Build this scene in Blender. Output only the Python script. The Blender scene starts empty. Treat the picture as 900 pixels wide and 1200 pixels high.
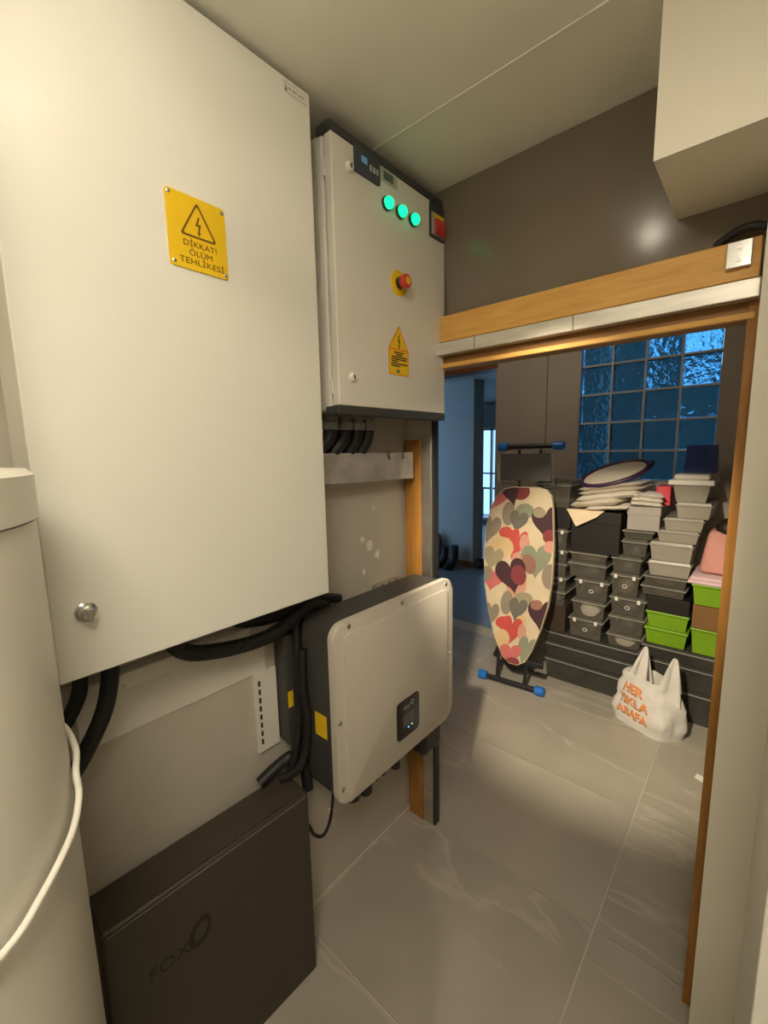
import bpy, bmesh, math, random
from mathutils import Vector, Matrix, noise
random.seed(7)
S = bpy.context.scene
COL = S.collection
R = math.radians

# ------------------------------------------------------------------ camera
CAM = Vector((0, 0, 1.57))
YAW, PITCH, ROLL, FPX = R(41.3074), R(8.3072), R(-1.1933), 507.13
fw = Vector((-math.sin(YAW) * math.cos(PITCH), math.cos(YAW) * math.cos(PITCH), -math.sin(PITCH)))
r0 = Vector((math.cos(YAW), math.sin(YAW), 0)); u0 = r0.cross(fw)
rt = r0 * math.cos(ROLL) + u0 * math.sin(ROLL)
up = -r0 * math.sin(ROLL) + u0 * math.cos(ROLL)
cd = bpy.data.cameras.new('camera'); cam = bpy.data.objects.new('camera', cd); COL.objects.link(cam)
cd.sensor_fit = 'HORIZONTAL'; cd.sensor_width = 36; cd.lens = FPX / 900 * 36
cd.clip_start = 0.02
m3 = Matrix((rt, up, -fw)).transposed()
cam.matrix_world = Matrix.Translation(CAM) @ m3.to_4x4()
S.camera = cam

# ------------------------------------------------------------------ sky and exposure
LAMP_STRENGTH = 36.0
FILL_PANEL_STRENGTH = 27.0
FILL_SPOT_POWER = 285.0
STORE_FILL_STRENGTH = 85.0
LAMP_COLOR = (1.0, 0.89, 0.70)
SPOT_COLOR = (1.0, 0.85, 0.63)
SKY_STRENGTH = 2.0
w = bpy.data.worlds.new('sky'); S.world = w; w.use_nodes = True
bg = w.node_tree.nodes['Background']
bg.inputs[0].default_value = (0.30, 0.60, 1.0, 1); bg.inputs[1].default_value = SKY_STRENGTH
S.view_settings.view_transform = 'Standard'; S.view_settings.look = 'None'
S.view_settings.gamma = 1; S.view_settings.use_curve_mapping = False
S.view_settings.exposure = 0.0

# ------------------------------------------------------------------ survey helpers: a sight line met with a plane of the room
def ray(px, py):
    return rt * ((px - 450) / FPX) - up * ((py - 600) / FPX) + fw
def on_x(px, py, X): d = ray(px, py); return CAM + d * ((X - CAM.x) / d.x)
def on_y(px, py, Y): d = ray(px, py); return CAM + d * ((Y - CAM.y) / d.y)
def on_z(px, py, Z): d = ray(px, py); return CAM + d * ((Z - CAM.z) / d.z)

# ------------------------------------------------------------------ materials
MATS = {}
def mat(name, col, rough=0.5, metal=0.0, var=0.06, scale=8.0, bump=0.0, bscale=60.0, emit=None, estr=0.0, coat=0.0, stretch=None, trans=0.0, ior=1.45, sheen=0.0):
    if name in MATS: return MATS[name]
    m = bpy.data.materials.new(name); m.use_nodes = True
    nt = m.node_tree; N = nt.nodes; L = nt.links
    b = N['Principled BSDF']
    b.inputs['Roughness'].default_value = rough; b.inputs['Metallic'].default_value = metal
    b.inputs['Coat Weight'].default_value = coat
    b.inputs['Transmission Weight'].default_value = trans; b.inputs['IOR'].default_value = ior
    b.inputs['Sheen Weight'].default_value = sheen
    geo = N.new('ShaderNodeNewGeometry'); mp = N.new('ShaderNodeMapping')
    L.new(geo.outputs['Position'], mp.inputs[0])
    if stretch: mp.inputs['Scale'].default_value = stretch
    nz = N.new('ShaderNodeTexNoise'); nz.inputs['Scale'].default_value = scale; nz.inputs['Detail'].default_value = 4
    L.new(mp.outputs[0], nz.inputs['Vector'])
    rp = N.new('ShaderNodeValToRGB')
    lo = [max(0, c * (1 - var)) for c in col]; hi = [min(1, c * (1 + var)) for c in col]
    rp.color_ramp.elements[0].position = 0.3; rp.color_ramp.elements[1].position = 0.7
    rp.color_ramp.elements[0].color = (*lo, 1); rp.color_ramp.elements[1].color = (*hi, 1)
    L.new(nz.outputs[0], rp.inputs[0]); L.new(rp.outputs[0], b.inputs['Base Color'])
    if bump:
        n2 = N.new('ShaderNodeTexNoise'); n2.inputs['Scale'].default_value = bscale; n2.inputs['Detail'].default_value = 3
        L.new(mp.outputs[0], n2.inputs['Vector'])
        bp = N.new('ShaderNodeBump'); bp.inputs['Strength'].default_value = bump; bp.inputs['Distance'].default_value = 0.01
        L.new(n2.outputs[0], bp.inputs['Height']); L.new(bp.outputs[0], b.inputs['Normal'])
    if emit:
        b.inputs['Emission Color'].default_value = (*emit, 1); b.inputs['Emission Strength'].default_value = estr
    MATS[name] = m
    return m
def wood(name, a, c, stretch, rough=0.5):
    m = mat(name, a, rough)
    nt = m.node_tree; N = nt.nodes; L = nt.links
    mp = next(n for n in N if n.type == 'MAPPING'); mp.inputs['Scale'].default_value = stretch
    nz = next(n for n in N if n.type == 'TEX_NOISE'); nz.inputs['Scale'].default_value = 6; nz.inputs['Detail'].default_value = 8
    nz.inputs['Distortion'].default_value = 0.6
    rp = next(n for n in N if n.type == 'VALTORGB')
    rp.color_ramp.elements[0].color = (*a, 1); rp.color_ramp.elements[1].color = (*c, 1)
    return m
def clear_plastic(name, col, alpha, rough=0.18):
    if name in MATS: return MATS[name]
    m = mat(name, col, rough, var=0.1, bump=0.05, bscale=25)
    nt = m.node_tree; N = nt.nodes; L = nt.links
    tr = N.new('ShaderNodeBsdfTransparent'); tr.inputs[0].default_value = (0.93, 0.94, 0.93, 1)
    mx = N.new('ShaderNodeMixShader'); mx.inputs[0].default_value = alpha
    out = N['Material Output']
    L.new(tr.outputs[0], mx.inputs[1]); L.new(N['Principled BSDF'].outputs[0], mx.inputs[2]); L.new(mx.outputs[0], out.inputs[0])
    return m
def stone(name, a, c, vein, rough=0.32):
    m = mat(name, a, rough)
    nt = m.node_tree; N = nt.nodes; L = nt.links; b = N['Principled BSDF']
    oi = N.new('ShaderNodeObjectInfo'); geo = next(n for n in N if n.type == 'NEW_GEOMETRY')
    mul = N.new('ShaderNodeVectorMath'); mul.operation = 'MULTIPLY_ADD'
    cmb = N.new('ShaderNodeCombineXYZ')
    sc = N.new('ShaderNodeMath'); sc.operation = 'MULTIPLY'; sc.inputs[1].default_value = 40
    L.new(oi.outputs['Random'], sc.inputs[0])
    for i in range(3): L.new(sc.outputs[0], cmb.inputs[i])
    mul.inputs[1].default_value = (1, 1, 1)
    L.new(geo.outputs['Position'], mul.inputs[0]); L.new(cmb.outputs[0], mul.inputs[2])
    big = N.new('ShaderNodeTexNoise'); big.inputs['Scale'].default_value = 2.2; big.inputs['Detail'].default_value = 7; big.inputs['Distortion'].default_value = 0.3
    L.new(mul.outputs[0], big.inputs['Vector'])
    r1 = N.new('ShaderNodeValToRGB'); r1.color_ramp.elements[0].position = 0.3; r1.color_ramp.elements[1].position = 0.75
    r1.color_ramp.elements[0].color = (*a, 1); r1.color_ramp.elements[1].color = (*c, 1)
    L.new(big.outputs[0], r1.inputs[0])
    vn = N.new('ShaderNodeTexNoise'); vn.inputs['Scale'].default_value = 0.9; vn.inputs['Detail'].default_value = 6; vn.inputs['Distortion'].default_value = 0.2
    mp = N.new('ShaderNodeMapping'); mp.inputs['Rotation'].default_value = (0, 0, 0.9); mp.inputs['Scale'].default_value = (0.5, 2.2, 1)
    L.new(mul.outputs[0], mp.inputs[0]); L.new(mp.outputs[0], vn.inputs['Vector'])
    sb = N.new('ShaderNodeMath'); sb.operation = 'SUBTRACT'; sb.inputs[1].default_value = 0.5
    ab = N.new('ShaderNodeMath'); ab.operation = 'ABSOLUTE'
    L.new(vn.outputs[0], sb.inputs[0]); L.new(sb.outputs[0], ab.inputs[0])
    r2 = N.new('ShaderNodeValToRGB'); r2.color_ramp.elements[0].position = 0.0; r2.color_ramp.elements[1].position = 0.009
    r2.color_ramp.elements[0].color = (0.35, 0.35, 0.35, 1); r2.color_ramp.elements[1].color = (0, 0, 0, 1)
    L.new(ab.outputs[0], r2.inputs[0])
    mx = N.new('ShaderNodeMix'); mx.data_type = 'RGBA'
    L.new(r2.outputs[0], mx.inputs[0]); L.new(r1.outputs[0], mx.inputs[6]); mx.inputs[7].default_value = (*vein, 1)
    L.new(mx.outputs[2], b.inputs['Base Color'])
    return m

M_WALL = mat('beige wall paint', (0.50, 0.465, 0.40), 0.55, bump=0.06, bscale=40, var=0.05, scale=3)
M_CEIL = mat('ceiling paint', (0.84, 0.83, 0.74), 0.6, bump=0.03, bscale=30, var=0.03, scale=2)
M_WHITEWALL = mat('cream wall paint', (0.80, 0.76, 0.66), 0.5, bump=0.05, bscale=50, var=0.03, scale=3)
M_BROWNWALL = mat('glossy taupe paint', (0.185, 0.152, 0.115), 0.16, bump=0.02, bscale=14, var=0.05, scale=2)
M_BACKWALL = mat('taupe back room paint', (0.48, 0.43, 0.37), 0.5, bump=0.05, bscale=40, var=0.05, scale=3)
M_HALLWALL = mat('hall wall paint', (0.44, 0.42, 0.38), 0.6, bump=0.03, var=0.03)
M_GREYPAINT = mat('light grey powder coat', (0.80, 0.79, 0.73), 0.34, bump=0.05, bscale=420, var=0.015, scale=3)
M_GREYPAINT2 = mat('light grey powder coat panel', (0.74, 0.71, 0.65), 0.36, bump=0.05, bscale=420, var=0.015, scale=3)
M_DARKTRIM = mat('dark grey plastic trim', (0.05, 0.053, 0.056), 0.45)
M_BLACK = mat('black rubber', (0.012, 0.012, 0.013), 0.5)
M_BLACKPL = mat('black plastic', (0.02, 0.02, 0.022), 0.35)
M_CHARCOAL = mat('charcoal powder coat', (0.06, 0.058, 0.055), 0.5, bump=0.08, bscale=300)
M_BATTERY = mat('battery dark grey coat', (0.056, 0.045, 0.031), 0.42, bump=0.05, bscale=300, var=0.04)
M_LOGO = mat('black logo print', (0.020, 0.015, 0.010), 0.5)
M_INV = mat('inverter beige cover', (0.60, 0.55, 0.48), 0.42, bump=0.03, bscale=300, var=0.015)
M_CHROME = mat('chrome', (0.75, 0.75, 0.75), 0.18, 1.0)
M_STEEL = mat('galvanised steel', (0.62, 0.6, 0.56), 0.38, 1.0, var=0.15, scale=14, bump=0.03)
M_GALV = mat('galvanised tray sheet', (0.5, 0.47, 0.43), 0.5, 0.35, var=0.18, scale=16)
M_ALU = mat('brushed aluminium rail', (0.66, 0.63, 0.57), 0.38, 0.7, var=0.1, scale=10, stretch=(1, 8, 8))
M_YELLOW = mat('yellow sign plastic', (0.86, 0.56, 0.015), 0.4, var=0.03)
M_ORANGE = mat('orange sticker border', (0.8, 0.28, 0.02), 0.45)
M_SIGNINK = mat('brown black sign ink', (0.16, 0.08, 0.005), 0.5)
M_INK = mat('black ink', (0.02, 0.018, 0.012), 0.5)
M_RED = mat('red plastic', (0.62, 0.05, 0.04), 0.35)
M_GREENLED = mat('green indicator lens', (0.02, 0.6, 0.25), 0.3, emit=(0.0, 1.0, 0.36), estr=1.6)
M_LEDBLUE = mat('blue led', (0.1, 0.3, 1), 0.3, emit=(0.15, 0.4, 1.0), estr=3.0)
M_LEDGREEN = mat('green led', (0.2, 1, 0.4), 0.3, emit=(0.3, 1.0, 0.45), estr=1.5)
M_PANELBLUE = mat('slate controller face', (0.05, 0.06, 0.085), 0.35)
M_LCD = mat('lit controller display', (0.1, 0.25, 0.4), 0.3, emit=(0.15, 0.38, 0.6), estr=0.18)
M_SCREEN = mat('grey display glass', (0.12, 0.115, 0.11), 0.2)
M_LABEL = mat('grey paper label', (0.42, 0.44, 0.4), 0.5)
M_LABELGREEN = mat('dark green label print', (0.08, 0.13, 0.1), 0.5)
M_WHITEPL = mat('white plastic', (0.82, 0.79, 0.72), 0.35, var=0.02)
M_TANK = mat('tank white steel', (0.78, 0.75, 0.67), 0.32, var=0.02, scale=3)
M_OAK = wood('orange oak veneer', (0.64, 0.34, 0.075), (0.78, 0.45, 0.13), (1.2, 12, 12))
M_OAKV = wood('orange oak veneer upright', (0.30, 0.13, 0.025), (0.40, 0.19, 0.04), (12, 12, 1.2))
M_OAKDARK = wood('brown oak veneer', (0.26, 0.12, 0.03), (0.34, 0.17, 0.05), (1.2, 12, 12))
M_HALLOAK = wood('dark oak head', (0.20, 0.075, 0.018), (0.28, 0.11, 0.025), (1.2, 12, 12))
M_STONE = stone('grey stone tile', (0.36, 0.325, 0.27), (0.47, 0.43, 0.365), (0.68, 0.63, 0.55))
M_GROUT = mat('pale grout', (0.55, 0.52, 0.46), 0.8)
M_HALLFLOOR = mat('hall grey floor', (0.22, 0.23, 0.25), 0.35)
M_FILLER = mat('white filler', (0.78, 0.75, 0.68), 0.7, bump=0.2)
M_BLUEPL = mat('blue plastic', (0.02, 0.17, 0.62), 0.35)
M_NAVYPL = mat('navy blue plastic', (0.012, 0.045, 0.22), 0.4)
M_CLEAR = clear_plastic('clear plastic', (0.30, 0.275, 0.23), 0.18)
M_CLEARDARK = clear_plastic('smoked clear plastic', (0.10, 0.095, 0.085), 0.38)
M_CLEARLID = clear_plastic('clear plastic rim', (0.62, 0.60, 0.54), 0.50)
M_MILKY = clear_plastic('milky plastic', (0.50, 0.455, 0.38), 0.55, 0.3)
M_DARKSHOE = mat('dark leather', (0.022, 0.018, 0.015), 0.5)
M_BROWNSHOE = mat('brown leather', (0.09, 0.055, 0.03), 0.5)
M_PALESHOE = mat('pale canvas', (0.7, 0.62, 0.55), 0.7)
M_GREENPL = mat('lime green plastic', (0.20, 0.38, 0.015), 0.4)
M_BROWNBOX = mat('brown cardboard', (0.22, 0.11, 0.035), 0.7)
M_DARKBOX = mat('black cardboard', (0.012, 0.010, 0.009), 0.6)
M_DARKBROWN = mat('dark brown cardboard', (0.05, 0.032, 0.02), 0.6)
M_GREYBOX = mat('grey cardboard', (0.36, 0.33, 0.30), 0.7)
M_CLOTH = mat('off white cloth', (0.74, 0.69, 0.60), 0.85, bump=0.15, bscale=120, sheen=0.2)
M_CLOTH2 = mat('cream cloth', (0.66, 0.59, 0.48), 0.85, bump=0.15, bscale=120, sheen=0.2)
M_CARD = mat('beige card', (0.74, 0.60, 0.42), 0.8)
M_PURPLE = mat('dark purple plastic', (0.045, 0.02, 0.06), 0.35)
M_PINK = mat('pink fabric', (0.62, 0.30, 0.25), 0.85, bump=0.2, bscale=60)
M_PALEPINK = mat('pale pink cloth', (0.74, 0.54, 0.58), 0.85, bump=0.15, bscale=90)
M_CORAL = mat('red plastic box', (0.75, 0.07, 0.10), 0.5)
M_BAG = clear_plastic('white bag film', (0.85, 0.82, 0.77), 0.86, 0.35)
M_BAGINK = mat('orange bag print', (0.85, 0.30, 0.09), 0.5)
M_CREAMFAB = mat('cream board cover', (0.70, 0.58, 0.40), 0.85, bump=0.05, bscale=200)
M_OUT = mat('neighbour plaster', (0.16, 0.135, 0.10), 0.8, var=0.15)

# ------------------------------------------------------------------ mesh helpers (all coordinates are room metres)
ORG = {}
def tag(o, label=None, cat=None, group=None, kind=None):
    if label: o['label'] = label
    if cat: o['category'] = cat
    if group: o['group'] = group
    if kind: o['kind'] = kind
    return o
def thing(name, loc, label, cat, group=None, kind=None):
    o = bpy.data.objects.new(name, None); COL.objects.link(o); o.empty_display_size = 0.05
    o.location = loc; ORG[o.name] = Vector(loc)
    return tag(o, label, cat, group, kind)
def obj(name, bm, m, parent=None, smooth=False, label=None, cat=None, group=None, kind=None):
    if parent is not None: org = ORG[parent.name]
    else:
        vs = [v.co for v in bm.verts]
        org = Vector(((min(v.x for v in vs) + max(v.x for v in vs)) / 2, (min(v.y for v in vs) + max(v.y for v in vs)) / 2, min(v.z for v in vs)))
    bmesh.ops.translate(bm, vec=-org, verts=bm.verts)
    bmesh.ops.recalc_face_normals(bm, faces=bm.faces)
    me = bpy.data.meshes.new(name); bm.to_mesh(me); bm.free()
    if smooth:
        for p in me.polygons: p.use_smooth = True
        try: me.set_sharp_from_angle(angle=R(40))
        except Exception: pass
    for mm in (m if isinstance(m, (list, tuple)) else [m]): me.materials.append(mm)
    o = bpy.data.objects.new(name, me); COL.objects.link(o)
    if parent is not None: o.parent = parent; o.location = (0, 0, 0)
    else: o.location = org
    ORG[o.name] = org
    return tag(o, label, cat, group, kind)
def box(x0, x1, y0, y1, z0, z1, bev=0.0, seg=2, rz=0.0, bm=None):
    b = bmesh.new()
    x0, x1 = min(x0, x1), max(x0, x1); y0, y1 = min(y0, y1), max(y0, y1); z0, z1 = min(z0, z1), max(z0, z1)
    bmesh.ops.create_cube(b, size=1)
    for v in b.verts:
        v.co = Vector(((x0 + x1) / 2 + v.co.x * (x1 - x0), (y0 + y1) / 2 + v.co.y * (y1 - y0), (z0 + z1) / 2 + v.co.z * (z1 - z0)))
    if bev: bmesh.ops.bevel(b, geom=list(b.edges), offset=bev, segments=seg, affect='EDGES', profile=0.5)
    if rz: rot(b, ((x0 + x1) / 2, (y0 + y1) / 2, 0), rz)
    if bm is None: return b
    return join(bm, b)
def join(bm, b):
    me = bpy.data.meshes.new('tmp'); b.to_mesh(me); b.free(); bm.from_mesh(me); bpy.data.meshes.remove(me)
    return bm
def rot(b, c, ang, axis='Z'):
    bmesh.ops.rotate(b, cent=c, matrix=Matrix.Rotation(ang, 3, axis), verts=b.verts); return b
def prism(pts3, vec):
    b = bmesh.new(); vec = Vector(vec)
    a = [b.verts.new(p) for p in pts3]; c = [b.verts.new(Vector(p) + vec) for p in pts3]
    n = len(a)
    b.faces.new(a); b.faces.new(list(reversed(c)))
    for i in range(n): b.faces.new((a[i], c[i], c[(i + 1) % n], a[(i + 1) % n]))
    return b
def rrect(a0, a1, b0, b1, r, seg=5):
    out = []
    for cx, cy, s in ((a1 - r, b1 - r, 0), (a0 + r, b1 - r, 90), (a0 + r, b0 + r, 180), (a1 - r, b0 + r, 270)):
        for k in range(seg + 1):
            t = R(s + 90 * k / seg); out.append((cx + r * math.cos(t), cy + r * math.sin(t)))
    return out
def plate_x(poly, x0, x1, bev=0.0, seg=2):            # outline in (y, z), extruded along x
    b = prism([(x0, p, q) for p, q in poly], (x1 - x0, 0, 0))
    if bev:
        es = [e for e in b.edges if abs(e.verts[0].co.x - e.verts[1].co.x) < 1e-6 and abs(e.verts[0].co.x - x1) < 1e-6]
        bmesh.ops.bevel(b, geom=es, offset=bev, segments=seg, affect='EDGES', profile=0.5)
    return b
def ring_x(outer, inner, x0, x1):
    b = bmesh.new(); n = len(outer)
    V = [[b.verts.new((x, p, q)) for p, q in poly] for poly, x in ((outer, x0), (outer, x1), (inner, x1), (inner, x0))]
    for k in range(4):
        A, B = V[k], V[(k + 1) % 4]
        for i in range(n): b.faces.new((A[i], A[(i + 1) % n], B[(i + 1) % n], B[i]))
    return b
def circ(cy, cz, r, n=24): return [(cy + r * math.cos(2 * math.pi * k / n), cz + r * math.sin(2 * math.pi * k / n)) for k in range(n)]
def smooth_pts(pts, sub=6):
    P = [Vector(p) for p in pts]
    if len(P) < 3: return P
    out = []
    for i in range(len(P) - 1):
        p0 = P[max(i - 1, 0)]; p1 = P[i]; p2 = P[i + 1]; p3 = P[min(i + 2, len(P) - 1)]
        for k in range(sub):
            t = k / sub
            out.append(0.5 * ((2 * p1) + (p2 - p0) * t + (2 * p0 - 5 * p1 + 4 * p2 - p3) * t * t + (3 * p1 - p0 - 3 * p2 + p3) * t ** 3))
    out.append(P[-1]); return out
def tube(pts, rad, n=10, sub=6, closed=False, ridge=0.0):
    P = smooth_pts(pts, sub) if sub else [Vector(p) for p in pts]
    b = bmesh.new(); rings = []; ref = None
    for i, p in enumerate(P):
        if closed: t = P[(i + 1) % len(P)] - P[i - 1]
        else: t = P[min(i + 1, len(P) - 1)] - P[max(i - 1, 0)]
        t.normalize()
        if ref is None:
            ref = t.orthogonal().normalized()
        ref = (ref - t * ref.dot(t)).normalized(); bi = t.cross(ref)
        rr = rad[min(i, len(rad) - 1)] if isinstance(rad, (list, tuple)) else rad
        if ridge: rr *= 1 + (ridge if i % 2 else -ridge)
        rings.append([b.verts.new(p + (ref * math.cos(2 * math.pi * k / n) + bi * math.sin(2 * math.pi * k / n)) * rr) for k in range(n)])
    m = len(rings)
    for i in range(m if closed else m - 1):
        A = rings[i]; B = rings[(i + 1) % m]
        for k in range(n): b.faces.new((A[k], A[(k + 1) % n], B[(k + 1) % n], B[k]))
    if not closed: b.faces.new(list(reversed(rings[0]))); b.faces.new(rings[-1])
    return b
def lathe(c, prof, axis='Z', n=28):                    # prof: list of (radius, height along axis)
    b = bmesh.new(); c = Vector(c); rings = []
    ax = {'X': (Vector((0, 1, 0)), Vector((0, 0, 1)), Vector((1, 0, 0))), 'Y': (Vector((1, 0, 0)), Vector((0, 0, 1)), Vector((0, 1, 0))), 'Z': (Vector((1, 0, 0)), Vector((0, 1, 0)), Vector((0, 0, 1)))}[axis]
    for r, h in prof:
        rings.append([b.verts.new(c + ax[2] * h + (ax[0] * math.cos(2 * math.pi * k / n) + ax[1] * math.sin(2 * math.pi * k / n)) * r) for k in range(n)])
    for A, B in zip(rings, rings[1:]):
        for k in range(n): b.faces.new((A[k], A[(k + 1) % n], B[(k + 1) % n], B[k]))
    b.faces.new(list(reversed(rings[0]))); b.faces.new(rings[-1])
    return b
def text(body, size, org, right, upv, depth=0.0006, align='CENTER', width=None, bold=0.0):
    cu = bpy.data.curves.new('lettering', 'FONT'); cu.body = body; cu.size = size; cu.align_x = align; cu.resolution_u = 3; cu.offset = bold
    t = bpy.data.objects.new('lettering', cu); COL.objects.link(t)
    bpy.context.view_layer.update()
    me = bpy.data.meshes.new_from_object(t.evaluated_get(bpy.context.evaluated_depsgraph_get()))
    b = bmesh.new(); b.from_mesh(me)
    bpy.data.objects.remove(t); bpy.data.curves.remove(cu); bpy.data.meshes.remove(me)
    if width and b.verts:
        x0 = min(v.co.x for v in b.verts); x1 = max(v.co.x for v in b.verts); k = width / (x1 - x0)
        for v in b.verts: v.co.x = (v.co.x - (x0 + x1) / 2) * k
    right = Vector(right).normalized(); upv = Vector(upv).normalized(); nrm = right.cross(upv)
    for v in b.verts: v.co = Vector(org) + right * v.co.x + upv * v.co.y
    ext = bmesh.ops.extrude_face_region(b, geom=list(b.faces))
    bmesh.ops.translate(b, vec=nrm * depth, verts=[g for g in ext['geom'] if isinstance(g, bmesh.types.BMVert)])
    return b
def struct(name, bm, m, label, parent=None):
    return obj(name, bm, m, parent, label=label, kind='structure')
Y_, Z_, X_ = (0, 1, 0), (0, 0, 1), (1, 0, 0)

# ================================================================== THE SETTING
WX = -1.061; CEIL = 2.40; DY = 1.338
# ---- floor: one slab with stone tiles laid on it, joint lines surveyed at x -0.301 and y 0.739 + 0.6 n
floor = struct('floor', box(-3.6, 0.6, -1.3, 3.3, -0.06, -0.004), M_GROUT, 'grey stone tiled floor with pale joints')
tmesh = None
for i in range(-3, 2):
    for j in range(-4, 5):
        x0 = -0.301 + 0.6 * 2 * i; y0 = 0.739 + 0.6 * j
        if y0 > 3.1 or y0 < -1.3 or x0 < -3.6: continue
        g = 0.003; x1 = min(x0 + 1.2, 0.6); y1 = min(y0 + 0.6, 3.3)
        if x1 - x0 < 0.1: continue
        obj('tile', box(x0 + g, x1 - g, y0 + g, y1 - g, -0.012, 0.0), M_STONE, floor)
struct('floor', box(-6.5, -1.55, 3.3, 8.6, -0.06, 0.0), M_HALLFLOOR, 'dark grey hall floor beyond the far doorway')
# ---- walls
wl = struct('wall_left', box(WX - 0.12, WX, -1.3, DY + 0.02, 0, CEIL), M_WALL, 'beige painted left wall behind the electrical boxes')
for cy, cz, s in ((1.123, 1.222, 0.017), (1.164, 1.182, 0.011), (1.086, 1.252, 0.009), (1.15, 1.36, 0.006), (1.09, 1.13, 0.008)):
    pts = []
    for k in range(11):
        t = 2 * math.pi * k / 11; rr = s * (0.75 + 0.5 * random.random())
        pts.append((WX, cy + rr * math.cos(t) * 1.1, cz + rr * math.sin(t) * 1.35))
    obj('filler_patch', prism(pts, (0.0015, 0, 0)), M_FILLER, wl, label='white filler patch on the beige wall')
obj('skirting_sealant', box(WX, WX + 0.006, 0.7, DY, 0, 0.012), M_GROUT, wl)
struct('wall_behind', box(-1.2, 0.6, -1.42, -1.3, 0, CEIL), M_WALL, 'beige wall behind the viewer')
struct('wall_right', box(0.46, 0.6, -1.3, DY, 0, CEIL), M_WALL, 'beige right wall of the equipment room')
struct('wall_pillar', box(-0.033, 0.46, 1.20, DY + 0.03, 0, CEIL), M_WHITEWALL, 'pale wall pillar right of the sliding door opening')
struct('wall_soffit', box(-0.205, 0.46, 1.03, DY, 2.10, CEIL), M_WHITEWALL, 'boxed cream soffit hanging from the ceiling above the pillar')
st = struct('wall_stub', box(WX, -0.926, DY, DY + 0.022, 0, 1.95), M_WALL, 'narrow wall return beside the sliding door opening')
# lintel panel above the header, leaning a touch
lp = box(WX, -0.033, DY, DY + 0.022, 1.92, CEIL); rot(lp, (0, DY, 1.92), R(4.6), 'X')
struct('wall_lintel', lp, M_BROWNWALL, 'glossy taupe wall panel above the wooden door header')
ce = struct('ceiling', box(-1.2, 0.6, -1.42, DY + 0.03, CEIL, CEIL + 0.08), M_CEIL, 'painted board ceiling of the equipment room')
struct('trim_1', box(WX, -0.205, 1.004, 1.012, CEIL - 0.002, CEIL), M_WHITEPL, 'thin pale joint strip across the ceiling')
struct('ceiling', box(-3.7, 0.6, DY + 0.03, 3.3, CEIL, CEIL + 0.08), M_BACKWALL, 'ceiling of the storage room behind the opening')
# white door edge close by on the right
d3 = struct('door_3', box(0.049, 0.085, 0.72, 1.16, 0, 2.05, 0.003), M_WHITEPL, 'white door edge at the lower right border')
# ---- sliding door frame (door_1)
d1 = thing('door_1', (-0.5, DY, 0), 'oak framed sliding door opening with aluminium track', None, kind='structure')
obj('header_board', box(-0.926, -0.04, 1.285, DY, 1.921, 2.004, 0.003), M_OAK, d1, label='orange oak header board')
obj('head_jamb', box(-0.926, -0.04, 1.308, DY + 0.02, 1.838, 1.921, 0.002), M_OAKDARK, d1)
obj('head_moulding', box(-0.926, -0.04, 1.294, 1.308, 1.838, 1.853, 0.003), M_OAK, d1)
obj('track_rail', box(-0.93, -0.036, 1.268, 1.300, 1.876, 1.916, 0.002), M_ALU, d1, label='aluminium sliding track')
for x in (-0.72, -0.42): obj('rail_joint', box(x - 0.001, x + 0.001, 1.2674, 1.2685, 1.877, 1.915), M_DARKTRIM, d1)
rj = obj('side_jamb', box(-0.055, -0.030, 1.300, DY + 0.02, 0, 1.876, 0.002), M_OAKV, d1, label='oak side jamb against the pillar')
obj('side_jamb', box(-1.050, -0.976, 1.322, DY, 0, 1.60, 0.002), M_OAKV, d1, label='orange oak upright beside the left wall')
obj('edge_profile', box(-0.976, -0.928, 1.326, DY, 0.0, 1.62, 0.002), M_STEEL, d1, label='pale metal edge profile')
obj('edge_seal', box(-0.928, -0.920, 1.330, DY + 0.024, 0.0, 1.92), M_BLACKPL, d1)
bk = obj('track_bracket', box(-0.100, -0.055, 1.272, 1.286, 1.945, 2.0, 0.002), M_CHROME, d1, label='shiny steel track bracket')
for zz in (1.96, 1.985): obj('screw', lathe((-0.078, 1.272, zz), [(0.004, -0.003), (0.004, 0.0)], 'Y', 10), M_STEEL, bk)
tag(obj('pulley_cable', tube([(-0.125, 1.315, 2.012), (-0.105, 1.31, 2.024), (-0.08, 1.30, 2.032), (-0.055, 1.295, 2.030), (-0.036, 1.29, 2.020)], 0.009), M_BLACKPL, smooth=True), 'black cable loop lying on top of the oak header near the pillar', 'cable')

# ---- storage room shell
BY = 3.22
struct('wall_storage_left', box(-3.72, -3.6, DY, 3.3, 0, CEIL), M_HALLWALL, 'left wall of the storage room')
struct('wall_storage_front', box(-3.6, WX - 0.001, DY, DY + 0.03, 0, CEIL), M_WALL, 'storage room side of the left partition')
struct('wall_storage_right', box(0.40, 0.52, DY + 0.03, 3.3, 0, CEIL), M_BACKWALL, 'right wall of the storage room')
WX0, WX1, WZ0, WZ1 = -0.994, -0.2275, 1.334, 2.282
for a in ((-1.22, WX0, 0, CEIL), (WX1, 0.40, 0, CEIL), (WX0, WX1, 0, WZ0), (WX0, WX1, WZ1, CEIL)):
    struct('wall_far', box(a[0], a[1], BY - 0.02, BY + 0.10, a[2], a[3]), M_BACKWALL, 'taupe far wall around the glass block window')
struct('wall_far_pillar', box(-1.615, -1.22, BY - 0.034, BY + 0.10, 0, CEIL), M_BACKWALL, 'taupe wall pier between hall doorway and glass blocks')
struct('wall_far_over', box(-3.6, -1.615, BY - 0.02, BY + 0.10, 2.27, CEIL), M_HALLWALL, 'wall above the hall doorway')
d2 = thing('door_2', (-2.1, BY, 0), 'open hall doorway with a dark oak head', None, kind='structure')
obj('head', box(-2.75, -1.60, BY - 0.05, BY + 0.12, 2.165, 2.28, 0.004), M_HALLOAK, d2, label='dark oak door head')
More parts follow.
